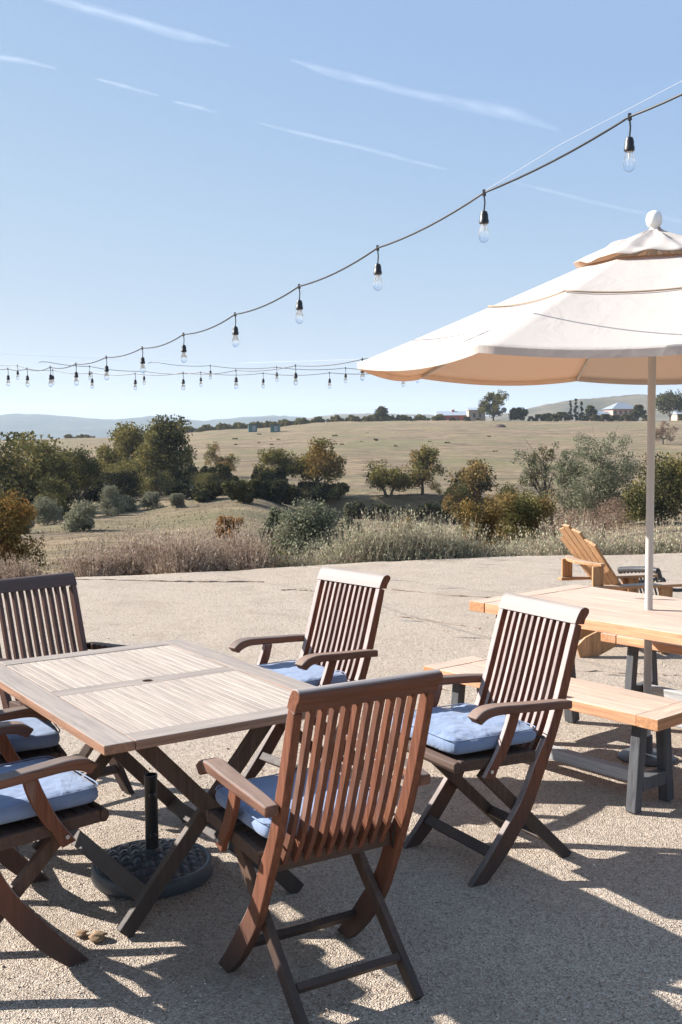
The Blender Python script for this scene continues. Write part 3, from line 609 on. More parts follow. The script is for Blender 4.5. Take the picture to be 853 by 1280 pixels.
# ------------------------------------------------------------------ cedar adirondack chair and the dark chair beyond
t = thing('adirondack_chair', (1.81, 8.06, 0), R_(13), 'orange cedar adirondack chair with a fanned plank back, seen from behind, beyond the picnic table', 'garden chair')
m = MB(); n = 5; b0 = np.array([.36, 0, .28]); b1 = np.array([-.14, 0, .95])
for i in range(n):
    s = (i - 2) / 2.0; yb = s * .185; yt = s * .245; wb, wt = .040, .056; top = 1 - .13 * abs(s) ** 2; p0 = Vector((b0[0], yb, b0[2])); p1 = Vector(tuple(b0 + (b1 - b0) * top)); p1.y = yb + (yt - yb) * top
    up = Vector((.80, 0, .60)); sl_ = .035 * (abs(s))
    q = []
    for p, w in ((p0, wb), (p1, wt)):
        q.append([p + Vector((0, -w, 0)) + up * .0, p + Vector((0, w, 0)), p + Vector((0, w, 0)) + up * .02, p + Vector((0, -w, 0)) + up * .02])
    dz = (Vector(tuple(b1 - b0))).normalized() * .05 * abs(s)
    if s < 0: q[1][0] -= dz; q[1][3] -= dz
    elif s > 0: q[1][1] -= dz; q[1][2] -= dz
    m.loft(q)
m.build('back_planks', M['adir'], t, .003)
for s in (-1, 1):
    m = MB(); m.beam((0, s * .262, .50), (0, s * .262, .670), .085, .024, (0, 1, 0)); m.build('rear_post', M['adir'], t, .003)
    m = MB(); m.loft([[(x, s * .262 + a * w, .505 + dz_) for a, dz_ in ((-1, 0), (1, 0), (1, .022), (-1, .022))] for x, w in ((-.06, .035), (.10, .042), (.45, .062), (.70, .066), (.75, .052))]); m.build('armrest', M['adir_x'], t, .004)
    m = MB(); m.beam((.56, s * .255, .503), (.56, s * .255, 0), .09, .024, (0, 1, 0)); m.build('front_leg', M['adir'], t, .003)
    m = MB(); m.beam((.52, s * (.262 + .028), .503), (.52, s * (.262 + .02), .36), .03, .07, (1, 0, 0)); m.build('arm_bracket', M['adir'], t, .003)
    m = MB(); m.loft([[(x, s * .225 - .012, z), (x, s * .225 + .012, z), (x2, s * .225 + .012, z2), (x2, s * .225 - .012, z2)] for x, z, x2, z2 in ((-.12, .0, -.15, .08), (-.10, 0, -.08, .145), (.02, .0, .0, .18), (.60, .27, .58, .37))]); m.build('runner', M['adir'], t, .003)
m = MB(); pts = [(.02 - .05 * math.cos(math.pi * j / 12 - math.pi / 2), -.30 + .05 * j) for j in range(13)]
m.loft([[(x - .012 - .045 * math.sin(math.pi * j / 12), y, .672), (x + .02, y, .672), (x + .02, y, .694), (x - .012 - .045 * math.sin(math.pi * j / 12), y, .694)] for j, (x, y) in enumerate(pts)]); m.build('back_brace', M['adir_x'], t, .003)
m = MB()
for i in range(6): x = .10 + i * .085; m.bx(x, x + .072, -.235, .235, .215 + i * .026, .237 + i * .026)
m.build('seat_planks', M['adir'], t, .003)
t = thing('lounge_chair', (2.95, 9.95, -.13), R_(-70), 'low black metal chair with a curved arm, behind the cedar adirondack chair', 'garden chair')
m = MB(); m.tube([(-.30, -.22, .47), (-.1, -.235, .50), (.12, -.24, .525), (.30, -.23, .53)], .028, 8); m.tube([(-.30, -.22, .47), (-.29, -.12, .15)], .018, 8); m.tube([(.30, -.23, .53), (.29, -.10, .15)], .024, 8)
for i in range(9): x = -.24 + i * .06; m.tube([(x, -.225, .49 + .04 * i / 9), (x * .95, -.11, .17)], .010, 6)
m.build('backrest', M['darkchair'], t, smooth=60)
m = MB(); m.loft([[(x, -.12, .15), (x, .30, .17), (x, .30, .19), (x, -.12, .17)] for x in (-.29, .29)]); m.build('seat', M['darkchair'], t, .004)
for s in (-1, 1):
    m = MB(); m.tube(cr([(s * .31, -.22, .45), (s * .31, -.10, .36), (s * .31, .08, .345), (s * .31, .25, .36), (s * .31, .30, .30), (s * .31, .28, .0)], 5), .017, 8); m.build('armrest', M['darkchair'], t, smooth=60)
    m = MB(); m.tube([(s * .29, -.13, .17), (s * .29, -.22, 0)], .016, 8); m.build('leg', M['darkchair'], t, smooth=60)

# ------------------------------------------------------------------ strings of lights
def string(label, anch, bulbs, h, ends, cord_r=.0042, wire=None):
    """bulbs: (u, v_clip, pixel height); ends: extra cord points (u,v,Y) before/after"""
    t = thing('string_lights', (0, 0, 0), 0, label, 'string lights', 'strings of clear bulbs hung over the terrace')
    P = [Vector(at(u, v, FPX * h / s)) for u, v, s in bulbs]; P = [Vector(at(*e)) for e in ends[0]] + P + [Vector(at(*e)) for e in ends[1]]
    t.location = P[0]; O = P[0].copy(); pts = []
    for a, b in zip(P[:-1], P[1:]):
        L_ = (b - a).length
        for j in range(8): q = j / 8; pts.append(a.lerp(b, q) - Vector((0, 0, 0.026 * L_ * 4 * q * (1 - q))) - O)
    pts.append(P[-1] - O); m = MB(); m.tube(pts, cord_r, 6); m.build('cord', M['rubber'], t, smooth=180)
    k0 = len(ends[0])
    for i in range(len(bulbs)):
        p = P[k0 + i] - O; f = h / .19
        s = MB(); s.tube([p + Vector((0, 0, .012)), p + Vector((0.002, 0, -.012 * f))], [.006, .008], 6); s.tube([p, p + Vector((.004, 0, -.035 * f)), p + Vector((.001, 0, -.075 * f))], .0032 , 6)
        s.lathe([(.004, -.068 * f), (.012, -.072 * f), (.0165, -.085 * f), (.0165, -.100 * f), (.019, -.104 * f), (.019, -.116 * f), (.014, -.120 * f)], 12, p + Vector((.001, 0, 0))); so_ = s.build('socket', M['rubber'], t, smooth=40)
        b = MB(); b.lathe([(.011, -.118 * f), (.013, -.128 * f), (.020, -.146 * f), (.023, -.163 * f), (.020, -.179 * f), (.011, -.189 * f), (.002, -.192 * f)], 14, p + Vector((.001, 0, 0))); b.build('bulb', M['glass'], so_, smooth=180)
        if s_big(bulbs[i][2]):
            c = MB(); c.tube([p + Vector((.001, 0, -.12 * f)), p + Vector((.001, 0, -.145 * f))], .0035, 6); c.tube([p + Vector((-.006, 0, -.145 * f)), p + Vector((-.003, 0, -.168 * f)), p + Vector((.004, 0, -.150 * f)), p + Vector((.008, 0, -.168 * f))], .0008, 4); c.build('filament', M['wire'], so_)
    if wire:
        w = MB(); w.tube([Vector(at(*q)) - O for q in wire], .0007, 5); w.build('support_wire', M['wire'], t)
    return t
def s_big(s): return s > 44
S1 = [(787, 146, 66), (605, 241, 60), (472, 310, 52), (374, 358, 45.5), (294, 393, 40), (229.5, 418, 35), (178, 435, 31), (133, 446.5, 28.5), (95, 455, 26.5), (63, 459, 24.5), (34, 461, 22.5), (10, 461, 21.5)]
string('nearest string of clear bulbs, its black cord climbing to the upper right corner', None, S1, .19, ([(990, 40, 3.3)], [(-30, 458, 12.6), (-120, 450, 14)]), wire=[(1010, 20, 3.3), (853, 101, 3.72), (700, 181, 4.06), (605, 239, 4.3)])
S2 = [(22, 457, 17.5), (66, 462.5, 18.5), (115, 466, 19.5), (169, 467, 20.5), (229, 466, 21.5), (295, 463, 23), (369.5, 457, 24.5), (453, 449, 26.5)]
string('string of clear bulbs dipping low at left and passing close behind the parasol tip', None, S2, .19, ([(-60, 446, 15.5)], [(560, 430, 9.3), (700, 395, 8.2)]))
S3 = [(112, 458, 16.5), (180, 464, 16.8), (251, 465.5, 17.6), (329, 466.5, 18.5), (412, 466, 19.5), (504, 463, 20.5)]
string('string of clear bulbs starting at the small plug at far left above the dark trees', None, S3, .19, ([(49, 453, 15.6), (53, 452, 15.6), (60, 452.5, 15.6)], [(620, 455, 12), (900, 425, 9)]))
S4 = [(263, 457, 17), (346, 459, 17.8), (432, 460, 18.6), (522, 459, 19.5)]
string('farthest string of clear bulbs starting at the plug in the middle of the left half', None, S4, .19, ([(185, 454, 15.8), (190, 452.5, 15.8), (197, 453, 15.6)], [(640, 452, 12.6), (900, 425, 10)]))
m = MB(); a = Vector(at(-40, 441, 15.8)); P = [Vector(at(-40, 441, 15.8)), Vector(at(150, 449, 15.7)), Vector(at(300, 454, 15.2)), Vector(at(450, 449, 13.5)), Vector(at(650, 430, 11)), Vector(at(900, 395, 8.6))]
m.tube([p - a for p in P], .0013, 5); o = m.build('guy_wire', M['wire'], loc=a); tag(o, 'thin pale support wire stretched above the lower strings of bulbs', 'wire')

# ------------------------------------------------------------------ plants
def quads(C, size, aspect=1.6, up=None, seed=0):
    n = len(C); a = rng.normal(size=(n, 3)); a /= np.linalg.norm(a, axis=1)[:, None]
    if up is not None: a = a * (1 - up) + np.array([0, 0, 1]) * up; a /= np.linalg.norm(a, axis=1)[:, None]
    b = rng.normal(size=(n, 3)); b -= a * (a * b).sum(1)[:, None]; b /= np.linalg.norm(b, axis=1)[:, None]
    s = np.asarray(size) * rng.uniform(.6, 1.3, n); a = a * (s * aspect / 2)[:, None]; b = b * (s / 2)[:, None]
    V = np.stack([C - a - b * .5, C - a * .2 + b, C + a + b * .3, C + a * .2 - b], 1).reshape(-1, 3); F = np.arange(4 * n).reshape(n, 4); return V, F
def tree(name, label, cat, base, h, w, leaf, nleaf=2600, size=None, ch=.72, group=None, lobes=9, trunk=True, seed=0, lean=0, depth=.9, airy=0, stems=1, trunk_r=None, shape='round', mix=None):
    r = np.random.default_rng(seed + 100); t = thing(name, tuple(base), 0, label, cat, group); cw = w / 2; z0c = h * (1 - ch); px = h * .02
    size = size or max(.03, h * .034)
    # lobes
    Lc = []; 
    for i in range(lobes):
        a = 2 * math.pi * (i / lobes * 1.618 % 1) + r.uniform(-.4, .4)
        if shape == 'cone': q = r.uniform(0, 1) ** .8; rad = cw * (1 - q) ** .7 * .8; z = z0c + (h - z0c) * q * .93; lr = max(.16 * w, cw * .62 * (1 - q * .75))
        else:
            q = r.uniform(.12, .92); rad = cw * math.sqrt(max(0, 1 - (q * 1.25 - .45) ** 2)) * r.uniform(.25, .66); z = z0c + (h - z0c) * q * .88; lr = min(cw, (h - z0c) * .6) * r.uniform(.34, .55)
        Lc.append((math.cos(a) * rad + lean * z, math.sin(a) * rad * depth, z, lr))
    pts = []; per = int(nleaf * 1.7) // lobes
    for (x, y, z, lr) in Lc:
        nc = max(5, int(14 - 6 * airy)); d = r.normal(size=(nc, 3)); d /= np.linalg.norm(d, axis=1)[:, None]; cc_ = np.array([x, y, z]) + d * lr * r.uniform(.55, 1.05, (nc, 1)) * np.array([1, 1, .8])
        k_ = r.integers(0, nc, per); sp = lr * (.30 - .12 * airy); nrm = r.normal(size=(per, 3)); nrm /= np.maximum(1, np.linalg.norm(nrm, axis=1) / 1.9)[:, None]; p = cc_[k_] + nrm * sp; pts.append(p)
    C = np.concatenate(pts); C = C[(C[:, 2] > z0c * .55) & (C[:, 2] < h * 1.03)] if len(C) else C
    V, F = quads(C, size * .78, 1.5)
    mats = [L[leaf]] + ([L[mix]] if mix else []); mi = None
    if mix: mi = (vnoise(C[:, 0] / (w * .22) + seed, C[:, 2] / (w * .22), seed) + r.uniform(-.18, .18, len(C)) > .06).astype(int)
    raw('crown', V, F, mats, t, mi=mi)
    if trunk:
        m = MB(); tr_ = trunk_r or h * .028
        for s in range(stems):
            off = (r.uniform(-.5, .5) * w * .16 * (stems > 1)); fork = Vector((off * 1.6 + lean * h * .3, 0, h * (1 - ch) * r.uniform(.75, 1.0) + h * .06)); m.tube([(off * .5, 0, -h * .02), (off + r.normal() * h * .012, 0, fork.z * .5), fork], [tr_ * 1.3, tr_, tr_ * .8], 7)
            for (x, y, z, lr) in [Lc[i] for i in r.permutation(lobes)[:min(lobes, 7)]]:
                e = Vector((x, y, z)); mid = fork.lerp(e, .5) + Vector((r.normal() * h * .02, r.normal() * h * .02, -h * .015)); m.tube([fork, mid, e], [tr_ * .6, tr_ * .34, tr_ * .12], 5)
                for q in range(3 if airy else 2):
                    e2 = e + Vector(tuple(r.normal(size=3))) * lr * .7; m.tube([mid.lerp(e, .4), e2], [tr_ * .2, tr_ * .06], 4)
        m.build('trunk', M['bark'], t, fixn=False)
    return t
def px_tree(name, label, cat, u, vb, vt, wpx, leaf, Y=None, **kw):
    b = hit(u, vb) if Y is None else None
    if Y is not None:
        p = at(u, vb, Y); b = np.array([p[0], p[1], float(terr(p[0], p[1]))]); top = at(u, vt, Y)[2]; h = top - b[2]
    else: h = (vb - vt) / FPX * b[1]
    w = wpx / FPX * b[1]; b[2] -= .02 * h
    return tree(name, label, cat, b, h, w, leaf, **kw)
ORD = ['first', 'second', 'third', 'fourth', 'fifth', 'sixth', 'seventh', 'eighth', 'ninth', 'tenth', 'eleventh', 'twelfth']
# oaks along the gully and on the slope
px_tree('oak_tree', 'olive oak, left one of the tall pair rising above the dark thicket', 'tree', 153, 600, 527, 76, 'oak', Y=112, nleaf=5200, lobes=12, seed=1, ch=.80)
px_tree('oak_tree', 'darker oak, right one of the tall pair rising above the dark thicket', 'tree', 205, 604, 519, 82, 'oak', Y=108, nleaf=6200, lobes=14, seed=17, ch=.80, mix='dark')
px_tree('oak_tree', 'small tawny oak standing alone right of the tall pair', 'tree', 276, 598, 551, 62, 'brown', Y=122, nleaf=2600, seed=3, ch=.8, airy=.6, mix='oak')
px_tree('oak_tree', 'green spreading oak left of the golden one in the middle of the slope', 'tree', 346, 616, 557, 74, 'oak', Y=101, nleaf=3800, seed=4, ch=.78, airy=.4)
px_tree('oak_tree', 'golden autumn oak with a dark trunk in the middle of the slope', 'tree', 395, 617, 547, 84, 'oak', Y=101, nleaf=4600, seed=5, ch=.80, airy=.4, mix='autumn')
px_tree('oak_tree', 'green oak, left one of the pair on the sunny bank', 'tree', 487, 620, 559, 80, 'oak', nleaf=4200, seed=6, ch=.80, airy=.3, stems=2)
px_tree('oak_tree', 'tawny-topped oak, right one of the pair on the sunny bank', 'tree', 528, 620, 557, 56, 'oak', nleaf=3200, seed=7, ch=.78, airy=.4, mix='brown')
px_tree('oak_tree', 'dense dark oak between the sunny bank pair and the airy grey pines', 'tree', 588, 628, 563, 72, 'dark', Y=96, nleaf=4800, seed=8, ch=.85, mix='brown')
px_tree('oak_tree', 'large dark oak partly behind the parasol pole', 'tree', 826, 662, 567, 118, 'dark', Y=62, nleaf=8500, lobes=15, seed=9, ch=.88, mix='oak', size=.12)
px_tree('oak_tree', 'tall round dark tree at the right end of the ridge', 'tree', 838, 527, 487, 46, 'dark', Y=440, nleaf=2600, seed=10, size=.62, ch=.9)
px_tree('bare_tree', 'leafless brownish round tree on the right slope beside the parasol pole', 'tree', 829, 556, 524, 38, 'bare', nleaf=1800, seed=11, ch=.82, airy=.8, size=.18)
# airy grey pines
px_tree('grey_pine', 'leaning sparse grey pine with dark clumps, left of the tall airy pine', 'tree', 690, 640, 541, 62, 'pine', Y=70, nleaf=3000, lobes=15, size=.085, seed=12, ch=.74, airy=1, lean=-.22, trunk_r=.12, mix='dark', stems=2)
px_tree('grey_pine', 'tall airy grey pine with several thin dark stems, right of centre', 'tree', 752, 666, 532, 104, 'pine', Y=48, nleaf=11500, lobes=22, seed=13, ch=.82, airy=.9, trunk_r=.07, stems=2, size=.062)
px_tree('grey_pine', 'slim airy grey pine touching the left side of the tallest one', 'tree', 712, 664, 545, 60, 'pine', Y=50, nleaf=5200, lobes=14, seed=33, ch=.80, airy=.9, trunk_r=.05, stems=2, size=.06)
px_tree('shrub', 'tawny leafless thicket at the foot of the airy grey pines', 'shrub', 735, 672, 606, 150, 'bare', Y=44, nleaf=7000, lobes=14, seed=34, ch=.98, airy=.6, trunk=False, size=.05)
# brown oak bush
px_tree('oak_shrub', 'big rounded brown-green oak bush behind the middle hedge, largest of its pair', 'shrub', 655, 686, 603, 104, 'brown', Y=30, nleaf=12500, lobes=17, seed=14, ch=.96, size=.055, mix='oak')
px_tree('oak_shrub', 'smaller orange-brown oak bush joined to the left of the big rounded one', 'shrub', 602, 690, 613, 66, 'brown', Y=29, nleaf=6500, lobes=12, seed=15, ch=.96, size=.055, mix='autumn')
px_tree('oak_shrub', 'low ochre bush at the gravel edge between two grey hedges', 'shrub', 604, 691, 661, 30, 'autumn', Y=16.2, nleaf=1800, lobes=7, seed=16, ch=.96, size=.030, trunk=False)
# young feathery conifers
for i, (u, vb, vt, w, Y, lab) in enumerate([(343, 696, 628, 44, 24, 'slim feathery grey-green young pine, left one of the young pines behind the gravel'), (385, 700, 618, 112, 23, 'broad feathery grey-green young pine, biggest of the young pines behind the gravel'), (439, 690, 622, 36, 26, 'narrow pointed young pine at the left end of the middle hedge')]):
    px_tree('young_pine', lab, 'tree', u, vb, vt, w, 'pine', Y=Y, nleaf=9000 if w > 60 else 4800, lobes=18 if w > 60 else 12, seed=20 + i, ch=.97, size=.050, shape='cone', mix='sage')
# orange bushes
px_tree('orange_shrub', 'small orange bush behind the left hedge, right of the bare slope', 'shrub', 283, 672, 645, 38, 'orange', Y=34, nleaf=1700, lobes=6, seed=24, ch=.95, size=.06, trunk=False)
px_tree('orange_shrub', 'rusty bush poking above the middle grey hedge', 'shrub', 503, 680, 632, 50, 'orange', Y=24, nleaf=1900, lobes=7, seed=25, ch=.95, size=.045, trunk=False, airy=.6, mix='brown')
px_tree('autumn_tree', 'orange and yellow autumn tree at the left edge of the picture', 'tree', -6, 735, 606, 116, 'autumn', Y=18.5, nleaf=9500, lobes=18, seed=26, ch=.86, size=.042, mix='orange', airy=.4)
# dark thicket at left
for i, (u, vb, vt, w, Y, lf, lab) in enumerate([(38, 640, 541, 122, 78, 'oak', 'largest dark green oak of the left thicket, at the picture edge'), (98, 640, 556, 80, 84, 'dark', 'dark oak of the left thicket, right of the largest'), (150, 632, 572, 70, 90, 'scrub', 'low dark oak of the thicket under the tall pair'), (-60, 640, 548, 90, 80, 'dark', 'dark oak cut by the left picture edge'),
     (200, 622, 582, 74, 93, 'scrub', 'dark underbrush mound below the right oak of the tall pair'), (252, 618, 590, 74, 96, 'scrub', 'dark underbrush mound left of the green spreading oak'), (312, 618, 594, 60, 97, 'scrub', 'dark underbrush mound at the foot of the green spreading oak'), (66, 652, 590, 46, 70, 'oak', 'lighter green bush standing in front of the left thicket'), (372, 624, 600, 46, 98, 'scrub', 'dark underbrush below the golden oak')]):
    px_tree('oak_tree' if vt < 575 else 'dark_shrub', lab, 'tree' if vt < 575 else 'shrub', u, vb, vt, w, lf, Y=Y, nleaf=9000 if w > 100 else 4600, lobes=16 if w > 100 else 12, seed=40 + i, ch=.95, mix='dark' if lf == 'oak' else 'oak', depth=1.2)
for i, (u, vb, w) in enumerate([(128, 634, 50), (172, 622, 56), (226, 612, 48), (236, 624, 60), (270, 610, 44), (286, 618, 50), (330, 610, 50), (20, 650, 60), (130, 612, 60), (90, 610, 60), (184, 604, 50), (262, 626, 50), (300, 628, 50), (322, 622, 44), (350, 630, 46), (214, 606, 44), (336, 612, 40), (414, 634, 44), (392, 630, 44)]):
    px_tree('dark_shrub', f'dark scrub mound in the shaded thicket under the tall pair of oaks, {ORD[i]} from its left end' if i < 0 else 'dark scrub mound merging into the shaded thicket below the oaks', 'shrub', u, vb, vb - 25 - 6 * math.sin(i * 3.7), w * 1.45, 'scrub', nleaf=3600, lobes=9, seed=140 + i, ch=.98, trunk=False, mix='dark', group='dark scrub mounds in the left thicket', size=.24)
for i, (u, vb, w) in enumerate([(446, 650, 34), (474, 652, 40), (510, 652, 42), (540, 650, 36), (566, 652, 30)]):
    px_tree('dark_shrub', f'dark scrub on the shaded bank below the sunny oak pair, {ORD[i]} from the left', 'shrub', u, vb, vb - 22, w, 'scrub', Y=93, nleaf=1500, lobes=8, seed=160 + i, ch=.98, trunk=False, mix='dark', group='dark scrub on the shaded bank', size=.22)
# sage balls
for i, (u, vb, vt, w, lab) in enumerate([(58, 656, 618, 44, 'grey sage bush, leftmost of those below the thicket'), (100, 664, 625, 50, 'round pale grey sage bush casting a long shadow on the slope'), (141, 644, 607, 38, 'upright grey sage bush higher up the slope against the dark thicket'), (189, 637, 615, 26, 'small grey-green sage bush right of the upright one'), (222, 635, 617, 24, 'smallest sage bush, rightmost at the thicket edge'), (24, 668, 640, 32, 'grey sage bush half hidden behind the autumn tree'), (160, 640, 620, 26, 'low dark-grey sage bush between the upright and the small one')]):
    px_tree('sage_bush', lab, 'shrub', u, vb, vt, w, 'sage', nleaf=4200, lobes=10, seed=60 + i, ch=.98, size=.075, trunk=False)
# young conifer row and ridge planting
px_tree('eucalyptus', 'tall open eucalyptus on the ridge beside the barn', 'tree', 617, 531, 487, 34, 'oak', Y=425, nleaf=2400, seed=70, size=.62, ch=.86, airy=.5, mix='dark')
px_tree('oak_tree', 'dark round tree right of the tall eucalyptus on the ridge', 'tree', 648, 533, 510, 40, 'dark', Y=425, nleaf=2200, seed=71, size=.62, ch=.95)
px_tree('oak_tree', 'small pointed green tree alone on the ridge left of the barn', 'tree', 476, 528, 508, 18, 'dark', Y=430, nleaf=1200, seed=72, size=.62, ch=.88)
px_tree('pine_tree', 'broad dark pine left of the pink house', 'tree', 738, 532, 507, 22, 'dark', Y=430, nleaf=1500, seed=73, size=.62, ch=.95, shape='cone')
px_tree('pine_tree', 'broad dark pine right of the pink house', 'tree', 798, 534, 506, 24, 'dark', Y=425, nleaf=1600, seed=74, size=.62, ch=.95, shape='cone')
for i, (u, vt, lab) in enumerate([(713, 499, 'slim dark cypress, leftmost of the three'), (720, 496, 'slim dark cypress, tallest middle one of the three'), (727, 500, 'slim dark cypress, rightmost of the three')]):
    px_tree('cypress', lab, 'tree', u, 531, vt, 5.6, 'cyp', Y=428, nleaf=700, lobes=16, size=.5, seed=80 + i, ch=.99, shape='cone', group='three cypresses on the ridge')
ru = [(664, 13), (674, 16), (684, 15), (693, 18), (703, 18), (746, 16), (757, 15), (770, 16), (782, 14), (808, 16), (853, 14), (566, 9), (548, 8), (530, 9), (584, 9), (598, 8), (512, 8)]
src = px_tree('ridge_bush', 'small dark green bush in the planted line along the ridge', 'bush', 664, 533, 521, 12, 'dark', Y=420, nleaf=500, lobes=6, seed=90, ch=.97, trunk=False, size=.6, group='bushes planted along the ridge')
h0 = 12 / FPX * 420
for i, (u, hp) in enumerate(ru[1:]):
    o = copy_tree(src); Yq = 420 + 8 * math.sin(i * 2.3); p = at(u, 533, Yq); o.location = (p[0], p[1], float(terr(p[0], p[1])) - .1); s = hp / 12 * (1.35 if i % 2 else 1.1); o.scale = (s, s, s); o.rotation_euler = (0, 0, i * 1.3)
# orchard rows: pale olive-like small trees along the ridge
src = px_tree('orchard_tree', 'small olive-green orchard tree in the rows along the skyline', 'tree', 250, 541, 534, 9, 'oak', Y=400, nleaf=420, lobes=5, seed=95, ch=.97, size=.55, trunk=False, group='orchard trees along the skyline')
k_ = 0
for row, (u0, u1, n, dv) in enumerate([(232, 396, 36, 0), (396, 560, 34, 0), (84, 122, 8, 0), (262, 400, 26, 1)]):
    for i in range(n):
        u = u0 + (u1 - u0) * (i + .3 * math.sin(i * 5.1)) / n; Yq = 424 + row * 6 + 3 * math.sin(i * 3.3); p = at(u, 530, Yq)
        o = copy_tree(src); o.location = (p[0], p[1], float(terr(p[0], p[1])) - .2); s = (1.05 + .35 * math.sin(i * 7.7 + row)); o.scale = (s, s, s * (1.15 if row != 2 else .8)); o.rotation_euler = (0, 0, i); k_ += 1
# scrub clumps on the far slope
src = px_tree('scrub_clump', 'low dark scrub clump on the dry far slope', 'scrub', 470, 551, 548.5, 7, 'brown', nleaf=160, lobes=4, seed=97, ch=.99, trunk=False, group='scrub clumps on the dry far slope', mix='dark', size=.3)
for i in range(30):
    r = np.random.default_rng(500 + i); u = r.choice([r.uniform(410, 560), r.uniform(290, 420), r.uniform(190, 640)]); v = r.uniform(541, 556) if i % 3 else r.uniform(545, 572)
    b = hit(u, v); o = copy_tree(src); o.location = (b[0], b[1], b[2] - .1); s = b[1] / 230 * r.uniform(.35, .95); o.scale = (s * 1.4, s, s * .8); o.rotation_euler = (0, 0, r.uniform(0, 6))
# olive scrub along the bank at right and the shaded bank foot
for i, (u, vb, vt, w, Y, lf, lab) in enumerate([(570, 650, 600, 40, 92, 'dark', 'dark bush filling the gap between the sunny bank and the brown oak bush'), (545, 626, 603, 22, 100, 'oak', 'little olive bush at the foot of the tawny-topped oak'), (636, 640, 596, 44, 88, 'dark', 'dark bush left of the leaning grey pine'), (790, 660, 600, 40, 64, 'oak', 'olive bush between the tall airy pine and the parasol pole'), (860, 600, 560, 40, 110, 'dark', 'dark bush at the right picture edge behind the large oak')]):
    px_tree('dark_shrub', lab, 'shrub', u, vb, vt, w, lf, Y=Y, nleaf=2600, lobes=9, seed=110 + i, ch=.97, trunk=False, mix='brown')

# hedge shrubs along the terrace: upright dry stems
def stem_shrub(label, group, u, Y, hpx, wpx, leaf, leaf2, nst, seed, spread=.5):
    hpx *= 1.12; nst = int(nst * 1.15)
    r = np.random.default_rng(seed); p = at(u, 700, Y); s = Y / FPX; h = hpx * s; w = wpx * s; z = float(np.interp(0, [0], [0])) if False else (-.02 if Y < np.interp(p[0], ex, ey) else float(terr(p[0], p[1])))
    z = min(z, -.02); hh = h + abs(z); t = thing('grey_shrub', (p[0], p[1], z), 0, label, 'shrub', group)
    n = nst; a = r.uniform(0, 2 * math.pi, n); q = np.sqrt(r.uniform(0, 1, n)); bx_ = np.cos(a) * q * w * .30; by_ = np.sin(a) * q * w * .30
    ln = hh * (1 - .38 * q ** 2) * r.uniform(.55, 1.04, n); dx = np.cos(a) * q * spread + r.normal(size=n) * .16; dy = np.sin(a) * q * spread + r.normal(size=n) * .16
    base = np.stack([bx_, by_, np.zeros(n)], 1); d = np.stack([dx, dy, np.ones(n)], 1); d /= np.linalg.norm(d, axis=1)[:, None]; tip = base + d * ln[:, None]
    # stems as thin blades
    sd_ = np.stack([-d[:, 1] + .2, d[:, 0] + r.normal(size=n), r.normal(size=n) * .2], 1); sd_ /= np.linalg.norm(sd_, axis=1)[:, None]; wd = .0028
    m0 = base + d * (ln * .2)[:, None]
    V1 = np.stack([m0 - sd_ * wd, m0 + sd_ * wd, tip + sd_ * wd * .5, tip - sd_ * wd * .5], 1).reshape(-1, 3); F1 = np.arange(4 * n).reshape(n, 4)
    raw('stems', V1, F1, L['lav'], t)
    # flower heads / leaves along the stems
    kk = 9; tt = r.uniform(.35, 1.0, (n, kk)) ** .8; C = (base[:, None] + d[:, None] * (ln[:, None] * tt)[..., None]).reshape(-1, 3) + r.normal(size=(n * kk, 3)) * .008
    V2, F2 = quads(C, .013 * (Y / 14), 2.6, up=.55)
    mi = (r.uniform(size=len(C)) > .65).astype(int); raw('foliage', V2, F2, [L[leaf], L[leaf2]], t, mi=mi)
    # denser dark skirt low down
    ns = int(n * 2.6); C = np.stack([r.normal(size=ns) * w * .27, r.normal(size=ns) * w * .20, r.uniform(.03, .66, ns) * hh], 1); V3, F3 = quads(C, .020 * (Y / 14), 2.0, up=.3); raw('undergrowth', V3, F3, L['sage'] if leaf == 'green' else L['bare'], t)
sp_ = 0
for i, (u, h, w) in enumerate([(112, 38, 58), (148, 46, 60), (184, 44, 56), (218, 52, 62), (252, 60, 64), (288, 50, 58), (318, 40, 44), (12, 26, 50), (-28, 30, 54)]):
    u += 7 * math.sin(i * 2.9); h *= 1 + .22 * math.sin(i * 4.3); Yq = float(np.interp((u - 426.5) / FPX * 13, ex, ey)) + .30 + .35 * (i % 3)
    stem_shrub(f'dry purplish-grey shrub along the left gravel edge, {ORD[i]} from the left end of the row' if i < 7 else ('low dry shrub at the gravel edge under the autumn tree' if i == 7 else 'low dry shrub at the gravel edge cut by the left picture edge'), 'dry shrubs along the left gravel edge', u, Yq, h, w, 'lav', 'bare', 620, 200 + i)
for i, (u, h, w) in enumerate([(446, 46, 60), (476, 58, 62), (508, 56, 62), (540, 52, 60), (572, 44, 56)]):
    Yq = float(np.interp((u - 426.5) / FPX * 14.3, ex, ey)) + .40
    stem_shrub(f'grey-green bushy shrub of the middle hedge, {ORD[i]} from its left end', 'grey-green shrubs of the middle hedge', u, Yq, h, w, 'green', 'sage', 980, 300 + i)
for i, (u, h, w) in enumerate([(634, 34, 46), (662, 32, 46), (690, 44, 50), (714, 50, 50), (740, 42, 48), (768, 34, 44), (796, 46, 50), (826, 38, 48), (858, 38, 50), (890, 40, 52)]):
    u += 6 * math.sin(i * 3.1); h *= .78 + .18 * math.sin(i * 4.7); Yq = float(np.interp((u - 426.5) / FPX * 14.8, ex, ey)) + .25 + .3 * (i % 3)
    stem_shrub(f'silvery shrub of the right hedge behind the cedar chair, {ORD[i]} from its left end', 'silvery shrubs of the right hedge', u, Yq, h, w, 'green', 'lav', 560, 330 + i)
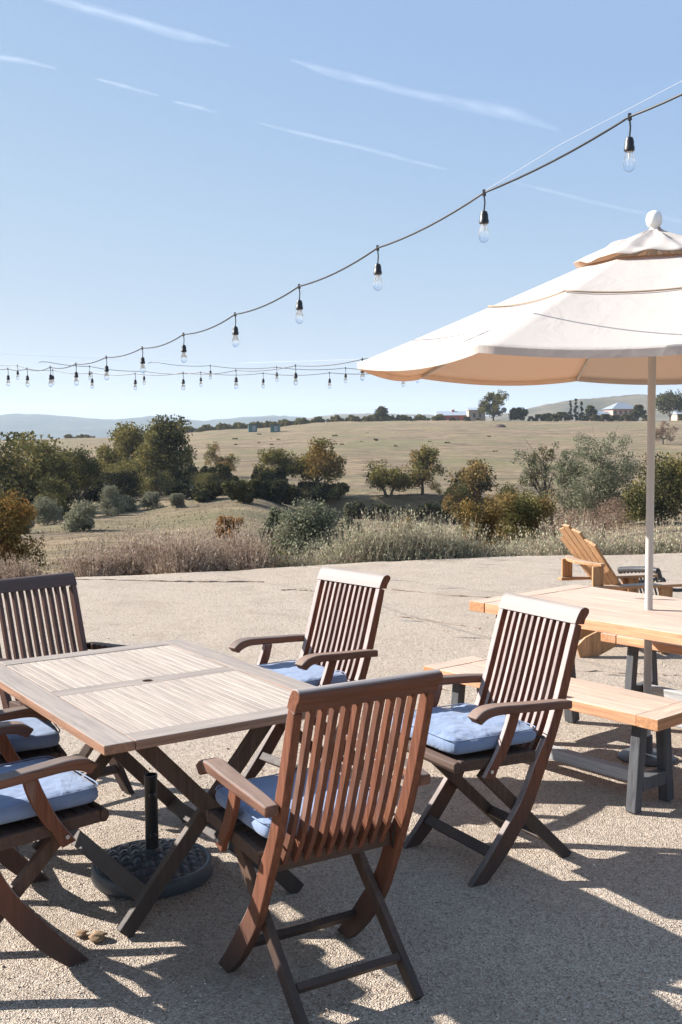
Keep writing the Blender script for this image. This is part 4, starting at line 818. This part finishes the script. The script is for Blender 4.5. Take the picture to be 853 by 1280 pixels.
for i, (u, h, w) in enumerate([(338, 24, 34), (362, 20, 34), (386, 22, 34), (410, 20, 32), (428, 26, 28)]):
    Yq = float(np.interp((u - 426.5) / FPX * 14, ex, ey)) + .3
    stem_shrub(f'low mixed green and straw plant in front of the young pines, {ORD[i]} from the left', 'low plants in front of the young pines', u, Yq, h, w, 'lime' if i == 0 else 'green', 'orange' if i == 0 else 'lav', 300, 360 + i)
for i, (u, vt, w, lf_, lab) in enumerate([(462, 652, 52, 'sage', 'rounded grey-green mound behind the left end of the middle hedge'), (522, 648, 58, 'sage', 'rounded grey-green mound behind the centre of the middle hedge'), (566, 655, 44, 'green', 'rounded straw-green mound behind the right end of the middle hedge'), (648, 660, 44, 'sage', 'grey-green mound behind the left end of the right hedge'), (722, 650, 50, 'green', 'straw-green mound in the right hedge under the airy pines'), (842, 655, 56, 'sage', 'grey-green mound in the right hedge beside the parasol pole'), (150, 668, 46, 'green', 'straw-green mound in the left row of dry shrubs'), (236, 664, 40, 'sage', 'grey-green mound in the left row of dry shrubs'), (338, 664, 44, 'lime', 'yellow-green leafy bush left of the low mixed plants'), (316, 672, 30, 'orange', 'small reddish bush between the left row and the young pines'), (396, 672, 60, 'sage', 'low grey-green mound at the foot of the biggest young pine')]):
    px_tree('mound_shrub', lab, 'shrub', u, 700, vt, w, lf_, Y=16.4, nleaf=2600, lobes=9, seed=400 + i, ch=.99, size=.034, trunk=False, mix='sage' if lf_ != 'sage' else 'green')
# loose dry grass on the slopes
n = 26000; u = rng.uniform(-200, 1050, n); Yq = 15.5 * (110 / 15.5) ** rng.uniform(0, 1, n); X = (u - 426.5) / FPX * Yq; keep = vnoise(X / 2.2, Yq / 1.6, 70) + .5 * vnoise(X / .7, Yq / .6, 71) > -.02; X = X[keep]; Yq = Yq[keep]; n = len(X)
C = np.stack([X, Yq, terr(X, Yq)], 1); s = .04 + Yq * .0006; V, F = quads(C + np.array([0, 0, .02]), s * .7, 2.8, up=.7); tag(raw('dry_grass', V, F, L['grass']), 'dry tufted grass on the slope below the terrace', 'grass', kind='stuff')
n = 900; X = rng.uniform(-7, 8, n); Yq = np.interp(X, ex, ey) + .1 - np.abs(rng.normal(size=n)) * .22; keep = vnoise(X * 1.3, X * 0, 77) > -.12; X = X[keep]; Yq = Yq[keep]
V, F = quads(np.stack([X, Yq, np.full(len(X), .012)], 1), .016, 2.0, up=.35); tag(raw('edge_weeds', V, F, L['bare']), 'straggling dry weeds along the gravel edge', 'weeds', kind='stuff')
# gravel stones that stand up from the surface
n = 16000; Yq = 1.5 + 9 * rng.uniform(0, 1, n) ** 1.5; X = rng.uniform(-.42, .42, n) * Yq * 1.0; s = rng.uniform(.0018, .0048, n) * (1 + (rng.uniform(size=n) > .985) * 1.0)
octa = np.array([(1, 0, 0), (0, 1, 0), (-1, 0, 0), (0, -1, 0), (0, 0, .8), (0, 0, -.8)], float); of = np.array([(0, 1, 4), (1, 2, 4), (2, 3, 4), (3, 0, 4), (1, 0, 5), (2, 1, 5), (3, 2, 5), (0, 3, 5)])
gz = np.zeros(n) - .002; ang = rng.uniform(0, 6.28, n); V = octa[None] * s[:, None, None] * rng.uniform(.7, 1.3, (n, 6, 1)); ca, sa = np.cos(ang)[:, None], np.sin(ang)[:, None]
V = np.stack([V[..., 0] * ca - V[..., 1] * sa + X[:, None], V[..., 0] * sa + V[..., 1] * ca + Yq[:, None], V[..., 2] + gz[:, None]], -1).reshape(-1, 3); F = (of[None] + (np.arange(n) * 6)[:, None, None]).reshape(-1, 3)
tag(raw('loose_gravel', V, F, M['pebble']), 'loose pale gravel grains on the terrace', 'gravel', kind='stuff')

for i, (u, v, r0, lab) in enumerate([(122, 1172, .028, 'ochre clod of earth on the gravel between the lower left chair and the table foot'), (103, 1168, .018, 'smaller earth clod left of the ochre one near the curved chair leg')]):
    d = ray(u, v); q = d * (-CAMZ / d[2]); ph = np.linspace(0, math.pi, 14); th_ = np.linspace(0, 2 * math.pi, 20, endpoint=False); mb = MB(); secs = []
    for p_ in ph[1:-1]: secs.append([(r0 * math.sin(p_) * math.cos(t_) * (1 + .8 * float(vnoise(2 * math.cos(t_) + 3 * i, 2 * math.cos(p_) + math.sin(t_), 7))), r0 * math.sin(p_) * math.sin(t_) * (1 + .8 * float(vnoise(3 * math.sin(t_), 2 * p_, 9 + i))), .6 * r0 * math.cos(p_) + r0 * .15) for t_ in th_])
    mb.loft(secs); tag(mb.build('earth_clod', M['clod'], smooth=180, loc=(q[0], q[1] + CAMZ * 0, 0)), lab, 'clod')

# ------------------------------------------------------------------ far buildings
M['pink'] = plain('pink_render', (.50, .33, .27), .9); M['stonew'] = plain('stone_wall', (.36, .30, .25), .9, var=.25); M['red'] = plain('barn_red', (.30, .085, .065), .8)
M['roofg'] = plain('pale_metal_roof', (.34, .37, .40), .5, .2); M['roofw'] = plain('slate_roof', (.22, .25, .29), .7); M['wind'] = plain('window_glass', (.05, .06, .07), .2)
M['tank'] = plain('green_container', (.045, .13, .115), .6); M['earth'] = plain('dark_earth', (.09, .055, .045), .95)
def gz_(X, Y): return float(terr(X, Y))
p = at(776, 524, 455); b = np.array([p[0], p[1], gz_(p[0], p[1])])
t = thing('house', tuple(b), R_(12), 'pink two-storey house with a grey hipped roof among trees on the ridge', 'house'); zz = 524
s = 455 / FPX; hz_ = lambda v: at(776, v, 455)[2] - b[2]
W_, D_ = 34 * s, 9; zw = hz_(511.5); zr = hz_(503)
m = MB(); m.bx(-W_ / 2, W_ / 2, -D_ / 2, D_ / 2, -2, zw); m.build('wall', M['pink'], t)
m = MB(); e = .8; m.add([(-W_ / 2 - e, -D_ / 2 - e, zw), (W_ / 2 + e, -D_ / 2 - e, zw), (W_ / 2 + e, D_ / 2 + e, zw), (-W_ / 2 - e, D_ / 2 + e, zw), (-1.2, 0, zr), (1.2, 0, zr)], [(0, 1, 5, 4), (1, 2, 5), (2, 3, 4, 5), (3, 0, 4), (3, 2, 1, 0)]); m.build('roof', M['roofw'], t)
for i in range(5):
    x = -W_ / 2 + W_ * (i + .5) / 5; m = MB(); m.bx(x - .5, x + .5, -D_ / 2 - .06, -D_ / 2 + .1, zw - 2.2, zw - .7); m.build('window', M['wind'], t)
m = MB(); m.bx(-W_ / 2 - 9, -W_ / 2 - .02, -3, 3, -2, zw * .55); m.build('wing_wall', M['pink'], t)
m = MB(); m.add([(-W_ / 2 - 9.5, -3.6, zw * .55), (-W_ / 2, -3.6, zw * .55), (-W_ / 2, 3.6, zw * .55), (-W_ / 2 - 9.5, 3.6, zw * .55), (-W_ / 2 - 9.5, 0, zw * .85), (-W_ / 2, 0, zw * .85)], [(0, 1, 5, 4), (2, 3, 4, 5), (0, 4, 3), (1, 2, 5), (3, 2, 1, 0)]); m.build('wing_roof', M['roofg'], t)
m = MB(); m.bx(-W_ / 2 - 9.4, -W_ / 2 - 7.4, -1, 1, -1, zw * 1.02); m.build('chimney', M['pink'], t)
def gable(par, x0, x1, y0, y1, ze, zr, wall, roof):
    MB().bx(x0, x1, y0, y1, -2, ze).build('wall', wall, par); yc = (y0 + y1) / 2
    m = MB(); m.add([(x0 - .3, y0 - .5, ze), (x1 + .3, y0 - .5, ze), (x1 + .3, y1 + .5, ze), (x0 - .3, y1 + .5, ze), (x0 - .3, yc, zr), (x1 + .3, yc, zr)], [(0, 1, 5, 4), (2, 3, 4, 5), (0, 4, 3), (1, 2, 5), (3, 2, 1, 0)]); m.build('roof', roof, par)
p = at(565, 527, 450); b = (p[0], p[1], gz_(p[0], p[1])); s = 450 / FPX
t = thing('barn', b, 0, 'long low red barn with a pale metal roof and a red cupola on the ridge', 'barn'); gable(t, -19 * s, 22 * s, -6, 6, 7 * s + .4, 13.5 * s, M['red'], M['roofg'])
MB().bx(0, 3 * s, -1, 1, 12.2 * s, 15.5 * s).build('cupola', M['red'], t)
for i in range(4): MB().bx(-12 * s + i * 8 * s, -12 * s + i * 8 * s + 3 * s, -6.06, -5.9, 0, 5 * s).build('barn_door', M['wind'], t)
p = at(594, 527, 440); b = (p[0], p[1], gz_(p[0], p[1])); t = thing('stone_building', b, 0, 'square tan stone building between the red barn and the eucalyptus', 'building'); gable(t, -9 * s, 11 * s, -4, 4, 14 * s, 17 * s, M['stonew'], M['roofg'])
for x in (-4, 3): MB().bx(x * s, (x + 3) * s, -4.06, -3.9, 5 * s, 10 * s).build('window', M['wind'], t)
p = at(516, 527, 455); b = (p[0], p[1], gz_(p[0], p[1])); t = thing('shed', b, 0, 'long low pale shed left of the red barn on the skyline', 'shed'); gable(t, -16 * s, 14 * s, -4, 4, 5 * s, 8 * s, M['stonew'], M['roofg'])
p = at(850, 527, 460); b = (p[0], p[1], gz_(p[0], p[1])); t = thing('outbuilding', b, 0, 'pale-roofed outbuilding at the right picture edge on the ridge', 'building'); gable(t, -8 * s, 40 * s, -5, 5, 11 * s, 16 * s, M['pink'], M['roofg'])
for i, (u, lab) in enumerate([(316, 'dark green container on the slope, left one of two'), (344.5, 'dark green container on the slope, right one of two')]):
    b = hit(u, 540); s = b[1] / FPX; t = thing('green_container', tuple(b), R_(8 - 14 * i), lab, 'container', 'green containers on the dry slope')
    MB().bx(-5.4 * s, 5.4 * s, -1.2, 1.2, -.4, 8.2 * s).build('box', M['tank'], t, .05); MB().bx(-5.6 * s, 5.6 * s, -1.3, 1.3, 8.3 * s, 8.9 * s).build('lid', M['darkchair'], t)
    MB().bx(-.6 * s, 3.6 * s, -1.24, -1.215, .2, 7.2 * s).build('door', M['roofw'], t)
b = hit(625, 534); V = []; m = MB(); s = b[1] / FPX
m.lathe([(8.5 * s, -.3), (7.6 * s, .8 * s), (5.8 * s, 2.6 * s), (3 * s, 3.8 * s), (.2, 4.1 * s)], 14); o = m.build('earth_mound', M['earth'], smooth=60, loc=tuple(b)); tag(o, 'low dark reddish earth mound beside the eucalyptus trunk', 'mound')
